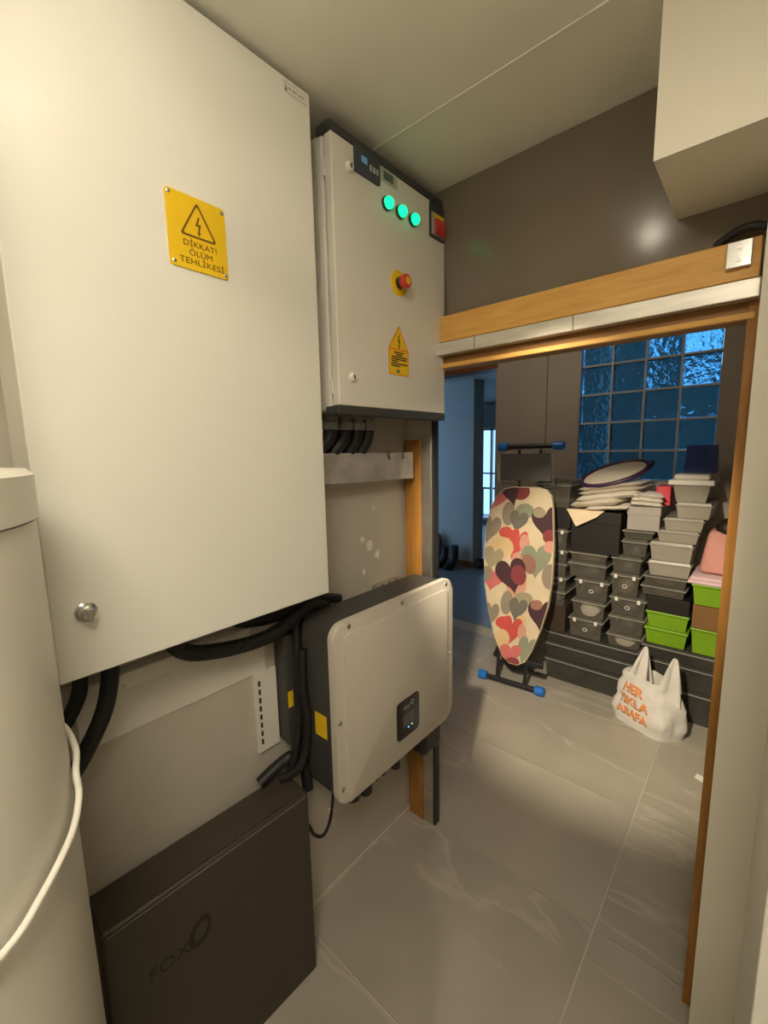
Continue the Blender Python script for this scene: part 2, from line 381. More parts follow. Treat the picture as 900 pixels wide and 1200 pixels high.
obj('hinge', box(-1.632, -1.615, BY + 0.02, BY + 0.05, 1.90, 2.02, 0.003), M_STEEL, d2)
struct('wall_far_left', box(-3.6, -2.75, BY - 0.02, BY + 0.10, 0, 2.27), M_HALLWALL, 'wall left of the hall doorway')
# ---- glass block window
m = mat('wavy glass block', (0.17, 0.46, 0.68), 0.03, trans=1.0, ior=1.30, var=0.03, bump=0.6, bscale=30)
n2 = [n for n in m.node_tree.nodes if n.type == 'BUMP'][0]; n2.inputs['Distance'].default_value = 0.028
win = thing('window_1', (-0.61, BY, WZ0), 'four by five glass block window in the far wall', None, kind='structure')
px = (WX1 - WX0) / 4; pz = (WZ1 - WZ0) / 5; g = 0.006
mesh_block = None
for i in range(4):
    for j in range(5):
        x0 = WX0 + i * px; z0 = WZ0 + j * pz
        if mesh_block is None:
            o = obj('glass_block', box(x0 + g, x0 + px - g, BY, BY + 0.075, z0 + g, z0 + pz - g, 0.006), m, win, smooth=True)
            mesh_block = o; base = (x0, z0)
        else:
            o = mesh_block.copy(); COL.objects.link(o); o.parent = win; o.location = (x0 - base[0], 0, z0 - base[1])
M_JOINT = mat('grey mortar joint', (0.62, 0.60, 0.54), 0.8)
for i in range(1, 4): obj('mortar_joint', box(WX0 + i * px - g, WX0 + i * px + g, BY - 0.002, BY + 0.07, WZ0, WZ1), M_JOINT, win)
for j in range(1, 5): obj('mortar_joint', box(WX0, WX1, BY - 0.0015, BY + 0.069, WZ0 + j * pz - g, WZ0 + j * pz + g), M_JOINT, win)
# ---- hall beyond
struct('wall_hall_right', box(-1.60, -1.55, 3.32, 8.6, 0, 3.6), M_HALLWALL, 'right wall of the hall')
struct('wall_hall', box(-5.2, -2.78, 4.90, 5.16, 0, CEIL), M_HALLWALL, 'blue grey wall end seen down the hall')
struct('baseboard_hall', box(-5.2, -2.77, 4.885, 4.90, 0, 0.08), M_HALLOAK, 'dark skirting board along the hall wall')
struct('wall_hall_left', box(-6.6, -6.5, 3.3, 8.6, 0, 2.5), M_HALLWALL, 'left wall of the hall')
struct('ceiling', box(-6.6, -1.60, 3.32, 8.6, CEIL, CEIL + 0.05), M_HALLWALL, 'white hall ceiling')
FY = 8.0
for a in ((-6.5, -4.55, 0, CEIL), (-3.2, -1.6, 0, CEIL), (-4.55, -3.2, 0, 0.06), (-4.55, -3.2, 1.95, CEIL)):
    struct('wall_hall_far', box(a[0], a[1], FY, FY + 0.12, a[2], a[3]), M_HALLWALL, 'far hall wall around the balcony door')
w2 = thing('window_2', (-3.9, FY, 0.06), 'bright balcony door at the end of the hall', None, kind='structure')
fr = box(-4.55, -4.50, FY, FY + 0.06, 0.06, 1.95)
for a in ((-3.25, -3.2, 0.06, 1.95), (-4.55, -3.2, 0.06, 0.12), (-4.55, -3.2, 1.89, 1.95), (-4.16, -4.12, 0.06, 1.95), (-4.55, -3.2, 1.02, 1.05)):
    box(a[0], a[1], FY, FY + 0.06, a[2], a[3], bm=fr)
obj('window_frame', fr, M_WHITEPL, w2)
gl = mat('clear window glass', (0.95, 0.97, 1.0), 0.0, trans=1.0, ior=1.01, var=0.0)
obj('pane', box(-4.5, -4.16, FY + 0.02, FY + 0.026, 0.12, 1.89), gl, w2)
obj('pane', box(-4.12, -3.25, FY + 0.02, FY + 0.026, 0.12, 1.89), gl, w2)
rl = thing('balcony_railing', (-3.9, 8.9, 0), 'dark balcony railing outside the hall door', 'railing')
obj('top_rail', box(-5.2, -2.6, 8.88, 8.92, 0.62, 0.66), M_DARKTRIM, rl)
for k in range(14): obj('baluster', box(-5.2 + k * 0.2, -5.18 + k * 0.2, 8.89, 8.91, 0.0, 0.62), M_DARKTRIM, rl)
struct('floor', box(-6.5, -1.6, 8.6, 9.2, -0.06, 0), M_HALLFLOOR, 'balcony floor outside the hall')
# neighbour seen through the blocks
nb = thing('neighbour_house', (-0.2, 5.2, 0), 'dim plaster house wall behind the glass block window', 'building')
obj('tall_wall', box(-1.5, -0.70, 5.0, 5.4, 0, 4.2), M_OUT, nb)
obj('low_wall', box(-0.70, 2.2, 5.0, 5.4, 0, 2.18), M_OUT, nb)
obj('parapet', box(-0.70, 2.2, 4.96, 5.44, 2.18, 2.24), M_OUT, nb)
struct('ground', box(-1.55, 2.6, 3.32, 9, -0.1, -0.01), M_OUT, 'yard ground behind the glass blocks')

# ================================================================== CEILING LAMP (out of view, lights the room), then the added fill lamps
lm = thing('ceiling_lamp', (-0.455, 0.25, CEIL - 0.12), 'round ceiling lamp above the tall cabinet, beyond the top border', 'lamp')
obj('lamp_base', lathe((-0.455, 0.25, CEIL - 0.025), [(0.055, 0), (0.06, 0.004), (0.06, 0.0249)]), M_WHITEPL, lm, smooth=True)
obj('socket', lathe((-0.455, 0.25, CEIL - 0.05), [(0.018, 0), (0.018, 0.026)]), M_WHITEPL, lm, smooth=True)
mb = mat('glowing bulb', (1, 0.95, 0.85), 0.4, emit=LAMP_COLOR, estr=LAMP_STRENGTH)
bb = bmesh.new(); bmesh.ops.create_icosphere(bb, subdivisions=3, radius=0.042); bmesh.ops.translate(bb, vec=(-0.455, 0.25, CEIL - 0.088), verts=bb.verts)
obj('bulb', bb, mb, lm, smooth=True)
pl = thing('fill_panel', (0.19, -0.35, CEIL - 0.03), 'added square fill panel on the ceiling behind the viewer', 'lamp')  # added soft fill that evens out the front room
obj('frame', box(-0.06, 0.44, -0.67, -0.03, CEIL - 0.02, CEIL - 0.001, 0.003), M_WHITEPL, pl)
obj('diffuser', box(-0.04, 0.42, -0.65, -0.05, CEIL - 0.026, CEIL - 0.02), mat('fill panel glow', (1, 0.95, 0.85), 0.4, emit=LAMP_COLOR, estr=FILL_PANEL_STRENGTH), pl)
sl = thing('storage_fill_lamp', (-1.3, 2.2, CEIL - 0.12), 'added fill bulb on the storage room ceiling, unseen above the door header', 'lamp')  # added bulb, lifts the dim storage room walls
obj('lamp_base', lathe((-1.3, 2.2, CEIL - 0.025), [(0.055, 0), (0.06, 0.004), (0.06, 0.0249)]), M_WHITEPL, sl, smooth=True)
obj('socket', lathe((-1.3, 2.2, CEIL - 0.05), [(0.018, 0), (0.018, 0.026)]), M_WHITEPL, sl, smooth=True)
bb = bmesh.new(); bmesh.ops.create_icosphere(bb, subdivisions=3, radius=0.042); bmesh.ops.translate(bb, vec=(-1.3, 2.2, CEIL - 0.088), verts=bb.verts)
obj('bulb', bb, mat('storage fill bulb', (1, 0.95, 0.85), 0.4, emit=SPOT_COLOR, estr=STORE_FILL_STRENGTH), sl, smooth=True)
sp = thing('fill_spot', (-0.44, 0.30, CEIL - 0.2), 'added fill spot aimed through the sliding door opening, beyond the top border', 'lamp')  # added beam, brightens the storage room beyond the bulb's reach
SO = Vector((-0.44, 0.30, 2.10)); SA = Vector((math.sin(R(-4)) * math.cos(R(35)), math.cos(R(-4)) * math.cos(R(35)), -math.sin(R(35))))
obj('stem', tube([SO - SA * 0.05, Vector((-0.44, 0.258, 2.30)), Vector((-0.44, 0.258, CEIL - 0.001))], 0.007, 8, 0), M_WHITEPL, sp, smooth=True)
obj('head', tube([SO - SA * 0.10, SO - SA * 0.095, SO - SA * 0.02, SO - SA * 0.015], [0.022, 0.032, 0.036, 0.036], 20, 0), M_WHITEPL, sp, smooth=True)
ld = bpy.data.lights.new('fill_spot_beam', 'SPOT'); lo = bpy.data.objects.new('fill_spot_beam', ld); COL.objects.link(lo)
ld.energy = FILL_SPOT_POWER; ld.color = SPOT_COLOR; ld.spot_size = R(46); ld.spot_blend = 0.6; ld.shadow_soft_size = 0.03
lo.parent = sp; lo.location = SO - Vector(sp.location); lo.rotation_euler = SA.to_track_quat('-Z', 'Y').to_euler()

# ================================================================== TALL ELECTRICAL CABINET
XD = -0.865
ec = thing('electrical_cabinet', (-0.96, 0.45, 1.19), 'large light grey electrical cabinet with a yellow warning plate on the left wall', 'cabinet')
obj('body', box(WX + 0.008, XD - 0.028, 0.155, 0.748, 1.192, 2.386, 0.004), M_GREYPAINT, ec)
obj('gasket', box(XD - 0.028, XD - 0.02, 0.165, 0.738, 1.2, 2.378), M_BLACK, ec)
dr = obj('door', box(XD - 0.02, XD, 0.147, 0.752, 1.185, 2.388, 0.003), M_GREYPAINT, ec, label='light grey cabinet door')
lk = obj('lock', lathe((XD, 0.196, 1.302), [(0.017, 0), (0.017, 0.004), (0.014, 0.006), (0.0135, 0.018), (0.010, 0.021)], 'X'), M_CHROME, ec, smooth=True, label='chrome quarter turn lock')
obj('lock_tab', box(XD + 0.018, XD + 0.030, 0.191, 0.201, 1.291, 1.313, 0.002), M_CHROME, lk)
ws = obj('warning_plate', plate_x(rrect(0.394, 0.511, 1.920, 2.053, 0.006), XD, XD + 0.003, 0.001), M_YELLOW, ec, label='yellow danger plate with lightning triangle and lettering')
def tri(cy, cz, s, r):
    pts = []
    P = [Vector((cy, cz + s * 0.60)), Vector((cy - s * 0.56, cz - s * 0.40)), Vector((cy + s * 0.56, cz - s * 0.40))]
    for i in range(3):
        p = P[i]; a = (P[i - 1] - p).normalized(); b = (P[(i + 1) % 3] - p).normalized()
        for k in range(5):
            t = k / 4; q = p + a * r * (1 - t) ** 2 * 1.0 + b * r * t ** 2 * 1.0
            pts.append((q.x, q.y))
    return pts
def bolt(cy, cz, h):
    P = [(0.02, 0.5), (-0.16, -0.02), (0.02, 0.03), (-0.03, -0.34), (-0.10, -0.30), (0.04, -0.5), (0.14, -0.28), (0.06, -0.32), (0.16, 0.14), (-0.02, 0.10), (0.12, 0.5)]
    return [(cy + a * h, cz + b * h) for a, b in P]
XS = XD + 0.003
obj('triangle_symbol', ring_x(tri(0.4535, 2.006, 0.066, 0.008), tri(0.4535, 2.0055, 0.056, 0.006), XS, XS + 0.0006), M_SIGNINK, ws)
obj('lightning_symbol', plate_x(bolt(0.4535, 2.002, 0.034), XS, XS + 0.0006), M_SIGNINK, ws)
for body, yy, zz, wd in (('DİKKAT!', 0.455, 1.962, 0.066), ('ÖLÜM', 0.455, 1.946, 0.046), ('TEHLİKESİ', 0.457, 1.930, 0.090)):
    obj('lettering', text(body, 0.0155, (XS, yy, zz), Y_, Z_, 0.0006, width=wd), M_SIGNINK, ws)
for yy, zz in ((0.400, 2.046), (0.504, 2.044), (0.402, 1.928), (0.504, 1.927)):
    obj('rivet', lathe((XS, yy, zz), [(0.0042, 0), (0.0036, 0.0016), (0.0018, 0.0026)], 'X', 12), M_CHROME, ws, smooth=True)
np_ = obj('name_plate', plate_x(rrect(0.676, 0.742, 2.356, 2.380, 0.002), XD, XD + 0.0012), M_WHITEPL, ec, label='small white maker plate in the top corner')
obj('plate_border', ring_x(rrect(0.680, 0.740, 2.3585, 2.3775, 0.001), rrect(0.681, 0.739, 2.3597, 2.3765, 0.001), XD + 0.0012, XD + 0.0016), M_LABEL, np_)
obj('plate_triangle', plate_x([(0.6815, 2.360), (0.687, 2.360), (0.6842, 2.375)], XD + 0.0012, XD + 0.0017), M_LABELGREEN, np_)
for k, (a, b) in enumerate(((0.690, 0.698), (0.701, 0.714), (0.718, 0.734))):
    obj('print_mark', box(XD + 0.0012, XD + 0.0016, a, b, 2.3655, 2.3705), M_LABEL, np_)

# ================================================================== SMALL CONTROL PANEL BOX
XP = -0.862
cp = thing('control_panel_box', (-0.96, 1.06, 1.68), 'grey control panel box with three green indicator lamps beside the tall cabinet', 'control panel')
obj('body', box(WX, XP - 0.034, 0.812, 1.312, 1.676, 2.352, 0.005), M_GREYPAINT2, cp)
obj('gasket', box(XP - 0.034, XP - 0.026, 0.822, 1.302, 1.69, 2.34), M_BLACK, cp)
obj('door', box(XP - 0.026, XP, 0.812, 1.315, 1.688, 2.344, 0.003), M_GREYPAINT2, cp, label='grey control panel door')
obj('edge_trim', box(XP - 0.05, XP + 0.001, 0.806, 1.318, 1.664, 1.687, 0.004), M_DARKTRIM, cp, label='dark trim strip along the bottom')
obj('edge_trim', box(XP - 0.05, XP + 0.001, 0.806, 1.318, 2.345, 2.368, 0.004), M_DARKTRIM, cp, label='dark trim strip along the top')
for k, yy in enumerate((1.016, 1.077, 1.138)):
    il = obj('indicator_lamp', lathe((XP, yy, 2.252), [(0.0185, 0), (0.0185, 0.006), (0.016, 0.008)], 'X'), M_DARKTRIM, cp, smooth=True, label='green lit indicator lamp')
    obj('lens', lathe((XP + 0.008, yy, 2.252), [(0.0155, 0), (0.0155, 0.008), (0.012, 0.013), (0.006, 0.015)], 'X'), M_GREENLED, il, smooth=True)
es = obj('emergency_stop', lathe((XP, 1.068, 2.055), [(0.036, 0), (0.036, 0.0025), (0.034, 0.003)], 'X', 36), M_YELLOW, cp, smooth=True, label='red emergency stop button on a yellow disc')
obj('collar', lathe((XP + 0.003, 1.068, 2.055), [(0.017, 0), (0.017, 0.012)], 'X'), M_BLACKPL, es, smooth=True)
obj('mushroom_button', lathe((XP + 0.015, 1.068, 2.055), [(0.016, 0), (0.020, 0.006), (0.0205, 0.016), (0.017, 0.021)], 'X'), M_RED, es, smooth=True)
obj('button_cap', lathe((XP + 0.036, 1.068, 2.055), [(0.011, 0), (0.011, 0.0012), (0.0, 0.0014)], 'X'), M_YELLOW, es, smooth=True)
wk = obj('warning_sticker', plate_x([(1.0650, 1.936), (1.111, 1.866), (1.111, 1.790), (1.016, 1.790), (1.016, 1.866)], XP, XP + 0.0006), M_ORANGE, cp, label='house shaped yellow high voltage sticker')
x1 = XP + 0.0006
obj('sticker_triangle', plate_x([(1.0645, 1.928), (1.1045, 1.868), (1.0225, 1.868)], x1, x1 + 0.0003), M_YELLOW, wk)
obj('sticker_field', box(x1, x1 + 0.0003, 1.0195, 1.1075, 1.7935, 1.862), M_YELLOW, wk)
obj('lightning_symbol', plate_x(bolt(1.0645, 1.888, 0.040), x1 + 0.0003, x1 + 0.0006), M_INK, wk)
for k, (a, b) in enumerate(((1.040, 1.088), (1.048, 1.080), (1.030, 1.104), (1.026, 1.100), (1.030, 1.060), (1.026, 1.104), (1.026, 1.070))):
    obj('print_line', box(x1 + 0.0003, x1 + 0.0006, a, b, 1.8545 - k * 0.0066, 1.8585 - k * 0.0066), M_INK, wk)
obj('print_mark', box(x1 + 0.0003, x1 + 0.0006, 1.052, 1.066, 1.797, 1.807), M_LABELGREEN, wk)
dp = obj('controller_display', plate_x(rrect(0.890, 0.988, 2.284, 2.344, 0.004), XP, XP + 0.006, 0.001), M_PANELBLUE, cp, label='dark controller with a small blue display')
obj('display', box(XP + 0.006, XP + 0.0068, 0.914, 0.936, 2.314, 2.330), M_LCD, dp)
for k in range(3): obj('button', box(XP + 0.006, XP + 0.0075, 0.945 + k * 0.013, 0.953 + k * 0.013, 2.305, 2.320, 0.0005), M_LABEL, dp)
lb = obj('paper_label', box(XP, XP + 0.0005, 0.997, 1.068, 2.306, 2.343), M_LABEL, cp)
obj('print_mark', box(XP + 0.0005, XP + 0.0008, 1.008, 1.050, 2.314, 2.336), M_LABELGREEN, lb)
sw = obj('main_switch', plate_x(rrect(1.226, 1.306, 2.238, 2.340, 0.004), XP, XP + 0.005, 0.001), M_DARKTRIM, cp, label='red and yellow main switch in a dark plate')
obj('switch_face', box(XP + 0.005, XP + 0.006, 1.233, 1.303, 2.246, 2.312), M_LABEL, sw)
obj('switch_yellow', box(XP + 0.006, XP + 0.0075, 1.246, 1.300, 2.294, 2.311), M_YELLOW, sw)
obj('switch_red', box(XP + 0.006, XP + 0.016, 1.248, 1.298, 2.249, 2.294, 0.003), M_RED, sw)
for yy, zz in ((0.862, 1.764), (0.872, 2.286)):
    k_ = obj('lock', lathe((XP, yy, zz), [(0.012, 0), (0.012, 0.006), (0.009, 0.010)], 'X'), M_WHITEPL, cp, smooth=True, label='pale door lock')
    obj('key_slot', box(XP + 0.0098, XP + 0.0106, yy - 0.003, yy + 0.003, zz - 0.005, zz + 0.005), M_DARKTRIM, k_)
for zz in (1.76, 2.20): obj('hinge_pin', box(XP - 0.004, XP + 0.002, 1.300, 1.308, zz - 0.014, zz + 0.014, 0.002), M_WHITEPL, cp)
for zz in (1.74, 2.27): obj('edge_latch', box(XP - 0.03, XP - 0.024, 0.809, 0.813, zz - 0.02, zz + 0.02, 0.001), M_GREYPAINT2, cp)
M_GLAND = mat('grey gland nylon', (0.22, 0.215, 0.20), 0.5)
for k, yy in enumerate((0.885, 0.945, 1.000, 1.052)):
    obj('cable_gland', lathe((-0.985, yy, 1.63), [(0.024, 0.0), (0.026, 0.012), (0.026, 0.022), (0.019, 0.024), (0.019, 0.036), (0.027, 0.038), (0.027, 0.0465)], 'Z', 12), M_GLAND, cp, label='grey cable gland')

# ================================================================== CABLE TRAY under the control panel and its cables
ct = thing('cable_tray', (-1.02, 1.08, 1.46), 'bare galvanised cable tray below the control panel box', 'cable tray')
poly = [(0.76, 1.468), (1.297, 1.459), (1.297, 1.556), (1.246, 1.556), (1.246, 1.532), (1.231, 1.532), (1.231, 1.556), (1.168, 1.556), (1.168, 1.532), (1.149, 1.532), (1.149, 1.556), (0.76, 1.562)]
obj('front_lip', plate_x(poly, -0.992, -0.990), M_GALV, ct)
obj('tray_floor', box(WX, -0.992, 0.76, 1.297, 1.460, 1.4625), M_GALV, ct)
obj('tray_end', box(WX, -0.992, 1.295, 1.297, 1.4625, 1.54), M_GALV, ct)
for k, (yy, dy) in enumerate(((0.885, -0.07), (0.945, -0.05), (1.000, -0.03), (1.052, -0.032))):
    tag(obj('power_cable', tube([(-0.985, yy, 1.632), (-0.99, yy - 0.005, 1.60), (-1.005, yy + dy * 0.5, 1.57), (-1.02, yy + dy, 1.53), (-1.028, yy + dy - 0.03, 1.4845)], 0.0205, 12), M_BLACK, smooth=True),
        ['thick black cable dropping from the gland nearest the tall cabinet', 'thick black cable dropping from the second gland of the control panel', 'thick black cable dropping from the third gland of the control panel', 'thick black cable dropping from the gland nearest the oak upright'][k], 'cable', 'power cables under the control panel')

# ================================================================== INVERTER
XI = -0.84
iv = thing('solar_inverter', (-0.95, 1.03, 0.54), 'beige fronted inverter with a dark housing and small black display on the wall', 'inverter')
obj('housing', plate_x(rrect(0.742, 1.328, 0.548, 1.090, 0.045), -0.985, XI - 0.022), M_CHARCOAL, iv, smooth=True)
obj('heat_sink', plate_x(rrect(0.765, 1.305, 0.575, 1.050, 0.03), WX + 0.012, -0.985), M_CHARCOAL, iv)
for k in range(9): obj('cooling_fin', box(-1.045, -0.99, 0.762, 0.765, 0.60 + k * 0.045, 0.615 + k * 0.045), M_CHARCOAL, iv)
cv = obj('front_cover', plate_x(rrect(0.735, 1.334, 0.541, 1.096, 0.045, 8), XI - 0.022, XI, 0.006, 3), M_INV, iv, smooth=True, label='beige front cover with rounded corners')
obj('cover_panel', plate_x(rrect(0.772, 1.300, 0.556, 1.060, 0.022, 6), XI, XI + 0.004, 0.003, 2), M_INV, cv, smooth=True)
for yy, zz in ((0.797, 1.080), (1.035, 1.080), (1.290, 1.078), (0.750, 0.808), (1.320, 0.80), (0.752, 0.60)):
    obj('screw', lathe((XI, yy, zz), [(0.007, 0), (0.0065, 0.0015), (0.003, 0.0016)], 'X', 14), M_STEEL, cv, smooth=True)
ip = obj('display_panel', plate_x(rrect(0.993, 1.112, 0.611, 0.746, 0.014), XI + 0.004, XI + 0.0065, 0.001), M_BLACKPL, iv, smooth=True, label='black display panel with two tiny leds')
obj('screen', box(XI + 0.0065, XI + 0.007, 1.024, 1.080, 0.650, 0.692), M_SCREEN, ip)
obj('logo', text('FOX', 0.016, (XI + 0.0065, 1.043, 0.711), Y_, Z_, 0.0004), M_LABEL, ip)
obj('logo', ring_x(circ(1.074, 0.722, 0.009, 16), circ(1.075, 0.722, 0.006, 16), XI + 0.0065, XI + 0.0069), M_LABEL, ip)
obj('blue_led', lathe((XI + 0.0065, 1.051, 0.641), [(0.0026, 0), (0.0020, 0.0012)], 'X', 10), M_LEDBLUE, ip)
obj('green_led', lathe((XI + 0.0065, 1.070, 0.643), [(0.0026, 0), (0.0020, 0.0012)], 'X', 10), M_LEDGREEN, ip)
obj('yellow_label', box(-0.938, -0.888, 0.7405, 0.742, 0.740, 0.811), M_YELLOW, iv, label='yellow label on the dark side')
wb = obj('wall_bracket', box(WX, -1.0, 1.13, 1.26, 1.050, 1.072, 0.002), M_STEEL, iv, label='pale steel hanging bracket')
for yy in (1.15, 1.19, 1.23): obj('bracket_hole', lathe((-1.025, yy, 1.072), [(0.007, 0), (0.007, 0.0006)], 'Z', 10), M_BLACKPL, wb)
for k, (yy, ln, rr) in enumerate(((0.835, 0.062, 0.026), (0.892, 0.080, 0.024), (0.945, 0.066, 0.011), (0.978, 0.068, 0.012), (1.045, 0.086, 0.018))):
    c_ = obj('bottom_connector', lathe((-0.890, yy, 0.548 - ln), [(rr * 0.7, 0), (rr, 0.006), (rr, ln * 0.6), (rr * 0.85, ln)], 'Z', 14), M_BLACKPL, iv, smooth=True)
    obj('connector_ring', lathe((-0.890, yy, 0.548 - ln * 0.5), [(rr * 1.02, 0), (rr * 1.02, 0.004)], 'Z', 14), M_STEEL if k in (0, 2, 4) else M_BLACKPL, c_)
obj('fan_housing', box(-0.96, -0.866, 1.185, 1.300, 0.425, 0.548, 0.014), M_BLACKPL, iv, label='black plug housing under the inverter')
tag(obj('small_cable', tube([(-0.93, 0.80, 0.545), (-0.925, 0.785, 0.50), (-0.92, 0.765, 0.44), (-0.925, 0.74, 0.405), (-0.935, 0.715, 0.42), (-0.94, 0.70, 0.46)], 0.005), M_BLACK, smooth=True), 'thin black cable loop hanging between inverter and battery', 'cable')
tag(obj('cable_tag', box(-0.935, -0.925, 0.772, 0.788, 0.452, 0.468, 0.002), M_WHITEPL), 'small white tag on the thin cable loop under the inverter', 'cable tag')

# ================================================================== JUNCTION AREA left of the inverter
jb = thing('slotted_strut', (WX, 0.65, 0.69), 'pale slotted steel strut on the wall left of the inverter', 'strut')
obj('plate', box(WX, WX + 0.012, 0.618, 0.690, 0.690, 0.935, 0.001), M_GREYPAINT2, jb)
for k in range(8): obj('slot', box(WX + 0.0115, WX + 0.0128, 0.628, 0.635, 0.715 + k * 0.026, 0.731 + k * 0.026), M_BLACKPL, jb)
tag(obj('shadow_sheet', box(WX, WX + 0.004, 0.20, 0.66, 0.935, 1.05), M_GREYPAINT2), 'pale grey sheet standing in for the shaded wall band under the tall cabinet', 'sheet')  # cabinet's shadow band on the wall, put in as a greyer sheet
jx = thing('junction_box', (-1.03, 0.72, 0.70), 'narrow dark grey junction box with a yellow label beside the inverter', 'junction box')
obj('body', box(WX, -1.005, 0.694, 0.738, 0.70, 1.04, 0.004), M_CHARCOAL, jx)
obj('yellow_label', box(-1.005, -1.004, 0.697, 0.715, 0.815, 0.865), M_YELLOW, jx)
wr = thing('wall_rail', (-1.04, 0.45, 1.05), 'grey mounting rail on the wall below the tall cabinet', 'rail')
obj('rail', box(WX, -1.025, 0.15, 0.60, 1.052, 1.092, 0.003), M_GREYPAINT2, wr)
obj('rail_screw', lathe((-1.025, 0.285, 1.062), [(0.006, 0), (0.005, 0.003)], 'X', 10), M_STEEL, wr)
def cable(lbl, pts, r, grp=None, ridge=0.0, sub=8):
    return tag(obj('black_cable', tube(pts, r, 12, sub, ridge=ridge), M_BLACK, smooth=not ridge), lbl, 'cable', grp)
cable('thick black corrugated hose sagging under the tall cabinet towards the inverter', [(-0.99, 0.36, 1.19), (-0.985, 0.40, 1.115), (-0.98, 0.49, 1.083), (-0.98, 0.615, 1.070), (-0.985, 0.70, 1.085), (-1.00, 0.78, 1.105), (-1.01, 0.86, 1.085)], 0.019, ridge=0.035, sub=22)
cable('second black hose looping up behind the inverter top', [(-1.02, 0.50, 1.19), (-1.02, 0.56, 1.125), (-1.02, 0.68, 1.10), (-1.02, 0.80, 1.12), (-1.01, 0.92, 1.09)], 0.015)
cable('black cable leaving the tall cabinet and curving down behind the tank', [(-0.97, 0.25, 1.19), (-0.97, 0.247, 1.12), (-0.97, 0.228, 1.05), (-0.975, 0.19, 0.98), (-0.985, 0.14, 0.90), (-1.0, 0.10, 0.80)], 0.0165)
cable('thinner black cable half hidden beside the tank under the cabinet', [(-1.0, 0.205, 1.19), (-1.0, 0.20, 1.10), (-1.0, 0.165, 1.035), (-1.0, 0.13, 0.98)], 0.014)
cable('black cable running down the wall beside the junction box', [(-1.0, 0.735, 1.07), (-0.985, 0.722, 0.98), (-0.985, 0.718, 0.86), (-0.98, 0.71, 0.76), (-0.985, 0.69, 0.66), (-0.99, 0.672, 0.612)], 0.012)
cable('black cable bundled behind the battery corner', [(-0.97, 0.732, 1.0), (-0.965, 0.722, 0.90), (-0.96, 0.728, 0.80), (-0.96, 0.72, 0.70), (-0.965, 0.69, 0.64), (-1.0, 0.65, 0.615)], 0.013)
cable('short black plug cable at the battery top corner', [(-1.03, 0.60, 0.615), (-1.02, 0.65, 0.64), (-1.0, 0.70, 0.66), (-0.985, 0.728, 0.62), (-0.98, 0.733, 0.54)], 0.017)

# ================================================================== BATTERY
bt = thing('battery', (-1.0, 0.43, 0), 'dark grey battery case standing on the floor against the wall', 'battery')
bz = R(-2.7)
bc = (-0.992, 0.428, 0)
def brot(b): return rot(b, bc, bz)
bb = prism([(a, b, 0) for a, b in rrect(-1.05, -0.925, 0.166, 0.690, 0.012, 4)], (0, 0, 0.60))
es_ = [e for e in bb.edges if min(e.verts[0].co.z, e.verts[1].co.z) > 0.59]
bmesh.ops.bevel(bb, geom=es_, offset=0.011, segments=3, affect='EDGES')
obj('case', brot(bb), M_BATTERY, bt, smooth=True)
obj('edge_line', brot(box(-0.926, -0.9245, 0.18, 0.676, 0.5875, 0.589)), M_GREYBOX, bt)
a = on_x(200, 1122, -0.935); c = on_x(236, 1089, -0.93)
lg = obj('lettering', brot(text('FOX', 0.046, (-0.9249, a.y, a.z - 0.02), Y_, Z_, 0.0006)), M_LOGO, bt, label='dark printed brand lettering')
rg = ring_x([(c.y + 0.028 * math.cos(t) , c.z + 0.034 * math.sin(t) + 0.010 * math.cos(t)) for t in [2 * math.pi * k / 24 for k in range(24)]],
            [(c.y + 0.017 * math.cos(t) + 0.002, c.z + 0.021 * math.sin(t) + 0.008 * math.cos(t)) for t in [2 * math.pi * k / 24 for k in range(24)]], -0.9249, -0.9243)
obj('logo_ring', brot(rg), M_LOGO, bt)

# ================================================================== WATER TANK
tc = (-0.739, -0.128)
tk = thing('water_tank', (tc[0], tc[1], 0), 'tall white cylindrical water tank at the left border', 'water tank')
obj('shell', lathe((tc[0], tc[1], 0), [(0.235, 0), (0.249, 0.02), (0.25, 0.03), (0.25, 1.493)], 'Z', 64), M_TANK, tk, smooth=True)
obj('cap', lathe((tc[0], tc[1], 1.493), [(0.246, 0), (0.2535, 0.003), (0.2535, 0.055), (0.246, 0.062), (0.12, 0.066), (0.0, 0.067)], 'Z', 64), M_TANK, tk, smooth=True, label='white plastic cap')
obj('pipe', tube([(-0.725, 0.06, 1.555), (-0.725, 0.06, 2.39)], 0.02, 16, 0), M_WHITEPL, tk, smooth=True)
obj('pipe_nut', lathe((-0.725, 0.06, 1.557), [(0.03, 0), (0.03, 0.03), (0.024, 0.034)], 'Z', 8), M_WHITEPL, tk)
tag(obj('white_wire', tube([(-0.80, 0.122, 1.165), (-0.761, 0.1295, 1.163), (-0.70, 0.127, 1.160), (-0.655, 0.1155, 1.153), (-0.643, 0.114, 1.135), (-0.632, 0.109, 1.122), (-0.605, 0.096, 1.113), (-0.572, 0.074, 1.108), (-0.549, 0.052, 1.100), (-0.533, 0.034, 1.093), (-0.522, 0.017, 1.090), (-0.51, -0.01, 1.088), (-0.49, -0.08, 1.09)], 0.0042), M_WHITEPL, smooth=True), 'white wire looped around the water tank', 'wire')

